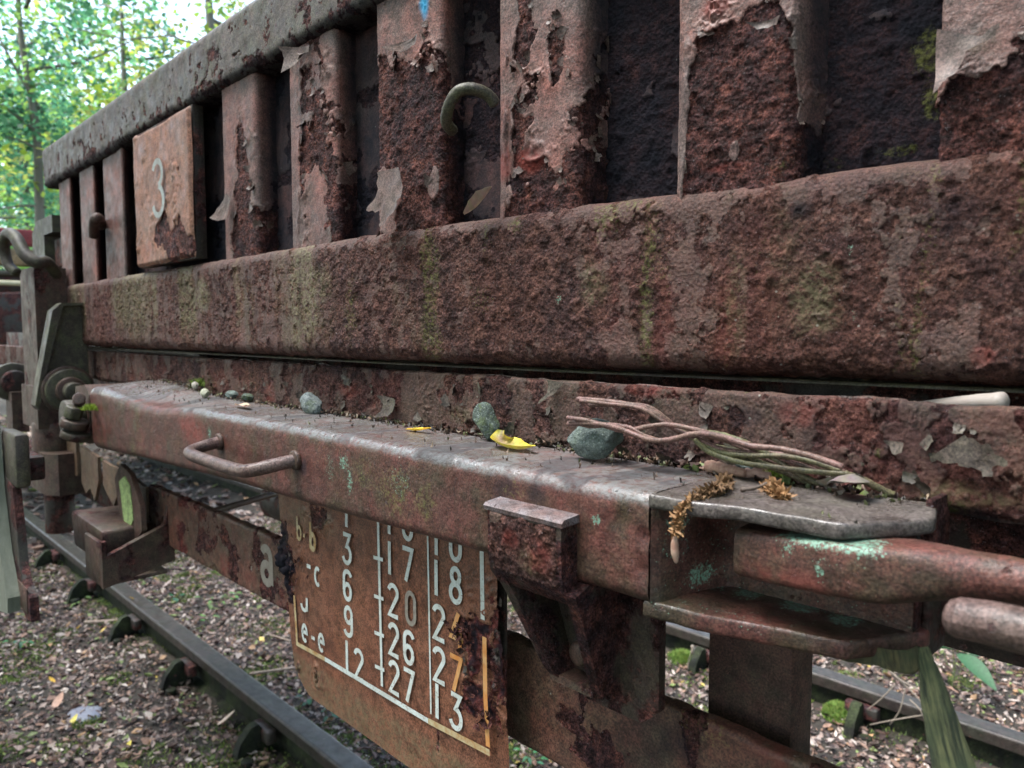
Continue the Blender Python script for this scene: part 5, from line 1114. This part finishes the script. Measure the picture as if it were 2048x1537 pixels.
# ------------------------------------------------------------------ next wagon, behind at the left
nw = empty('background_wagon', (-7, 1.4, 0), 'blurred rusty wagon end with red beam behind the left post', 'freight wagon')
M_red = metal('faded red paint', (.40, .035, .04), (.33, .04, .045), (.06, .03, .03), .3, cover=.85, k=.25, speck=.2); M_ochre = metal('ochre rust', (.42, .28, .14), (.30, .20, .10), (.15, .10, .06), .4, cover=.85, k=.25)
M_cr = simple('cream pipe paint', (.50, .46, .30), (.38, .33, .2), 10, .5)
def nb(nm, y0, y1, z0, z1, mat, x0=-6.2, x1=-6.1, bv=.01): return box(nm, x0, x1, y0, y1, z0, z1, mat, nw, bv)
nb('headstock', .3, 3.0, 1.80, 1.91, M_red); nb('lower_sill', .3, 3.0, 1.66, 1.775, M_ochre); nb('end_panel', .3, 3.0, 1.20, 1.62, M_dark, -6.6, -6.5)
nb('coupling_shelf', .3, 3.0, 1.585, 1.62, M_grey, -6.2, -6.05)
tube('pipe', [(-6.0, .4, 1.535), (-6.0, 3, 1.53)], .018, M_cr, nw); tube('pipe', [(-6.0, .4, 1.44), (-6.0, 3, 1.43)], .016, M_cr, nw); tube('brake_hose', [(-6.0, .6, 1.50), (-5.95, 1.1, 1.45), (-6.0, 1.5, 1.58)], .02, M_dark, nw)
cyl('buffer', (-5.75, 1.02, 1.29), (1, .0, 0), .16, .10, M_dark, nw); cyl('buffer', (-5.9, 1.62, 1.58), (0, 1, 0), .07, .5, M_cr, nw)
nb('bolster', .3, 3.0, 1.34, 1.385, M_grey, -6.1, -5.9); nb('lower_beam', .3, 3.0, 1.02, 1.2, M_gen, -6.3, -6.2); nb('side_body', .9, 3.2, 1.16, 1.20, M_ochre, -9, -6.4)

# ------------------------------------------------------------------ trees
M_bark = simple('grey green bark', (.085, .085, .065), (.15, .14, .115), 8, .9, .01, 20, (1, 1, .3))
M_crown = leafmat('tree leaves', trans=.62, rough=.5)
def tree(base, hgt, r0, label, nl, leaf, pal, crown, branches=7, lean=(0, 0), seed=0, low=.25, explicit=None):
    t = empty('broadleaf_tree', base, label, 'tree'); r = random.Random(seed); b = Vector(base)
    tp = [b + Vector((lean[0] * k + r.uniform(-.05, .05), lean[1] * k + r.uniform(-.05, .05), hgt * k)) for k in (0, .2, .4, .6, .8, 1)]
    tube('trunk', tp, [r0, r0 * .85, r0 * .75, r0 * .6, r0 * .4, r0 * .15], M_bark, t, 10, 5, .05)
    ends = []
    for i in range(branches):
        k = low + (1 - low) * (i + .5) / branches; p0 = tp[0].lerp(tp[-1], k); a = r.uniform(0, 6.28); L = crown * r.uniform(.6, 1.1) * (1.15 - k * .5)
        d = Vector((math.cos(a), math.sin(a), r.uniform(.1, .6))); p1 = p0 + d * L * .5 + Vector((0, 0, r.uniform(-.1, .2))); p2 = p0 + d * L
        tube('branch', [p0, p1, p2], [r0 * .35, r0 * .2, r0 * .06], M_bark, t, 6, 5, .05); ends += [p1, p2, p1.lerp(p2, .5)]
    for e in (explicit or []): tube('branch', e[0], e[1], M_bark, t, 6, 5, .05); ends += list(e[0][1:])
    cl = []
    for e in ends:
        for _ in range(5): cl.append(np.array(e[:]) + rng.normal(size=3) * crown * np.array([.28, .28, .20]))
    cl = np.array(cl); ci = rng.integers(len(cl), size=nl); c = cl[ci] + rng.normal(size=(nl, 3)) * .16 * crown * .6
    L = rng.uniform(.6, 1.2, nl) * leaf; a = rng.uniform(0, 6.28, nl); el = rng.normal(size=nl) * .5
    ux = np.stack([np.cos(a) * np.cos(el), np.sin(a) * np.cos(el), np.sin(el)], 1); tmp = rng.normal(size=(nl, 3)) * [.5, .5, 1] + [0, 0, .6]; vx = np.cross(ux, tmp); vx /= np.linalg.norm(vx, axis=1, keepdims=True)
    V = np.stack([c - ux * L[:, None] * .5, c + vx * L[:, None] * .3, c + ux * L[:, None] * .5, c - vx * L[:, None] * .3], 1)
    p = np.array(pal); cc = p[rng.integers(len(p), size=len(cl))][ci] * rng.uniform(.6, 1.35, (nl, 1)); cc = np.c_[cc, np.ones(nl)]
    o = meobj('crown', fast_mesh('crown', V, np.arange(nl * 4).reshape(-1, 4), M_crown, {'C': np.repeat(cc, 4, 0)}, smooth=False), t); o['kind'] = 'stuff'
    return t
TEAL = [(.07, .22, .12), (.12, .32, .16), (.04, .13, .07), (.17, .31, .07)]; LIME = [(.27, .38, .05), (.17, .31, .06), (.38, .41, .09), (.11, .24, .06)]
def A(px, py, dist): d = F_ + RT * ((px - 1024) / 1500) - UP * ((py - 768.5) / 1500); return Vector((0, 0, CZ)) + d * dist
b = A(100, 600, 9); b.z = -.15
tree(b[:], 6.2, .075, 'slender grey trunked tree with bare side branches at the left', 4200, .10, TEAL, 1.5, 4, (-.3, -.1), 1, .55,
     explicit=[([A(85, 225, 9), A(55, 180, 8.9), A(0, 80, 8.8)], [.03, .02, .012]), ([A(82, 222, 9), A(40, 220, 9), A(0, 200, 9)], [.018, .012, .008]), ([A(92, 312, 9), A(50, 285, 9), A(0, 272, 9)], [.022, .015, .01]), ([A(92, 415, 9), A(50, 412, 9), A(0, 418, 9)], [.018, .012, .008])])
for i, (px, dist, hg, rr, pal, nl, lf, cr, lb_) in enumerate([
    (300, 12, 6.5, .10, LIME, 4200, .13, 2.2, 'yellow green tree above the middle of the top rail'), (-120, 13, 7, .14, TEAL, 7000, .12, 2.8, 'teal green tree at the left border'), (60, 17, 8, .16, TEAL, 10000, .15, 3.0, 'dense bluish green tree behind the slender one'),
    (470, 13, 10, .12, LIME, 5000, .13, 2.6, 'light green tree near the top of the rail'), (700, 15, 12, .18, TEAL, 5000, .13, 3.0, 'tree hidden behind the drop side'), (190, 24, 8, .2, LIME, 11000, .22, 4.2, 'distant yellow green tree'), (-60, 26, 10, .22, LIME, 9000, .22, 4.5, 'distant light green tree at the far left'),
    (20, 34, 10, .2, TEAL, 8000, .24, 5.0, 'low distant tree behind the background wagon'), (420, 30, 9, .2, LIME, 9000, .26, 4.8, 'distant tree behind the light green one')]):
    b = A(px, 600, dist); b.z = -.2; tree(b[:], hg, rr, lb_, nl, lf, pal, cr, 9, (random.uniform(-.5, .5), random.uniform(-.5, .5)), 10 + i, .12)
# thin bare branch crossing the bright gap
br = empty('thin_branch_tree', (A(520, 600, 8).x, A(520, 600, 8).y, -.15), 'thin leafless branches reaching in above the top rail', 'tree')
t0 = A(560, 60, 8); tube('trunk', [(A(600, 600, 8).x, A(600, 600, 8).y, -.15), A(600, 300, 8), A(570, 90, 8), t0 + Vector((0, 0, 1.5))], [.06, .05, .045, .03], M_bark, br, 8)
for P, rr in [([(560, 120), (380, 85), (340, 72), (250, 78), (150, 57)], [.018, .012, .010, .008, .004]), ([(345, 74), (320, 55), (305, 48), (235, 50)], [.008, .006, .005, .003]), ([(322, 76), (328, 95), (325, 120)], [.006, .005, .003])]:
    tube('branch', [A(x, y, 8) for x, y in P], rr, M_bark, br, 6, 4, .06)
# the forest this siding stands in: unseen near-side ones added to block low front light, more beyond the wagon
for i, (x, y, hg, cr, lb_) in enumerate([(-5.5, -4.5, 9, 3.0, 'added unseen woodland tree beside the track, left of the viewpoint'), (-2.2, -6.0, 10, 3.2, 'added unseen woodland tree behind the viewpoint, left'), (1.5, -6.2, 10, 3.2, 'added unseen woodland tree straight behind the viewpoint'), (5.0, -5.0, 9, 3.0, 'added unseen woodland tree behind the viewpoint, right'),
        (7.0, -1.0, 9, 3.0, 'added unseen woodland tree beside the track to the right'), (8.5, 7.0, 10, 3.0, 'woodland tree beyond the wagon at the far right'), (2.5, 12.0, 10, 3.2, 'woodland tree hidden behind the wagon, right'), (-3.0, 13.0, 10, 3.2, 'woodland tree hidden behind the wagon, left'), (-9.0, -3.5, 9, 2.8, 'added unseen woodland tree farther along the track on the near side')]):
    tree((x, y, -.15), hg, .14, lb_, 3200, .34, TEAL if i % 2 else LIME, cr, 10, (0, 0), 40 + i, .10)
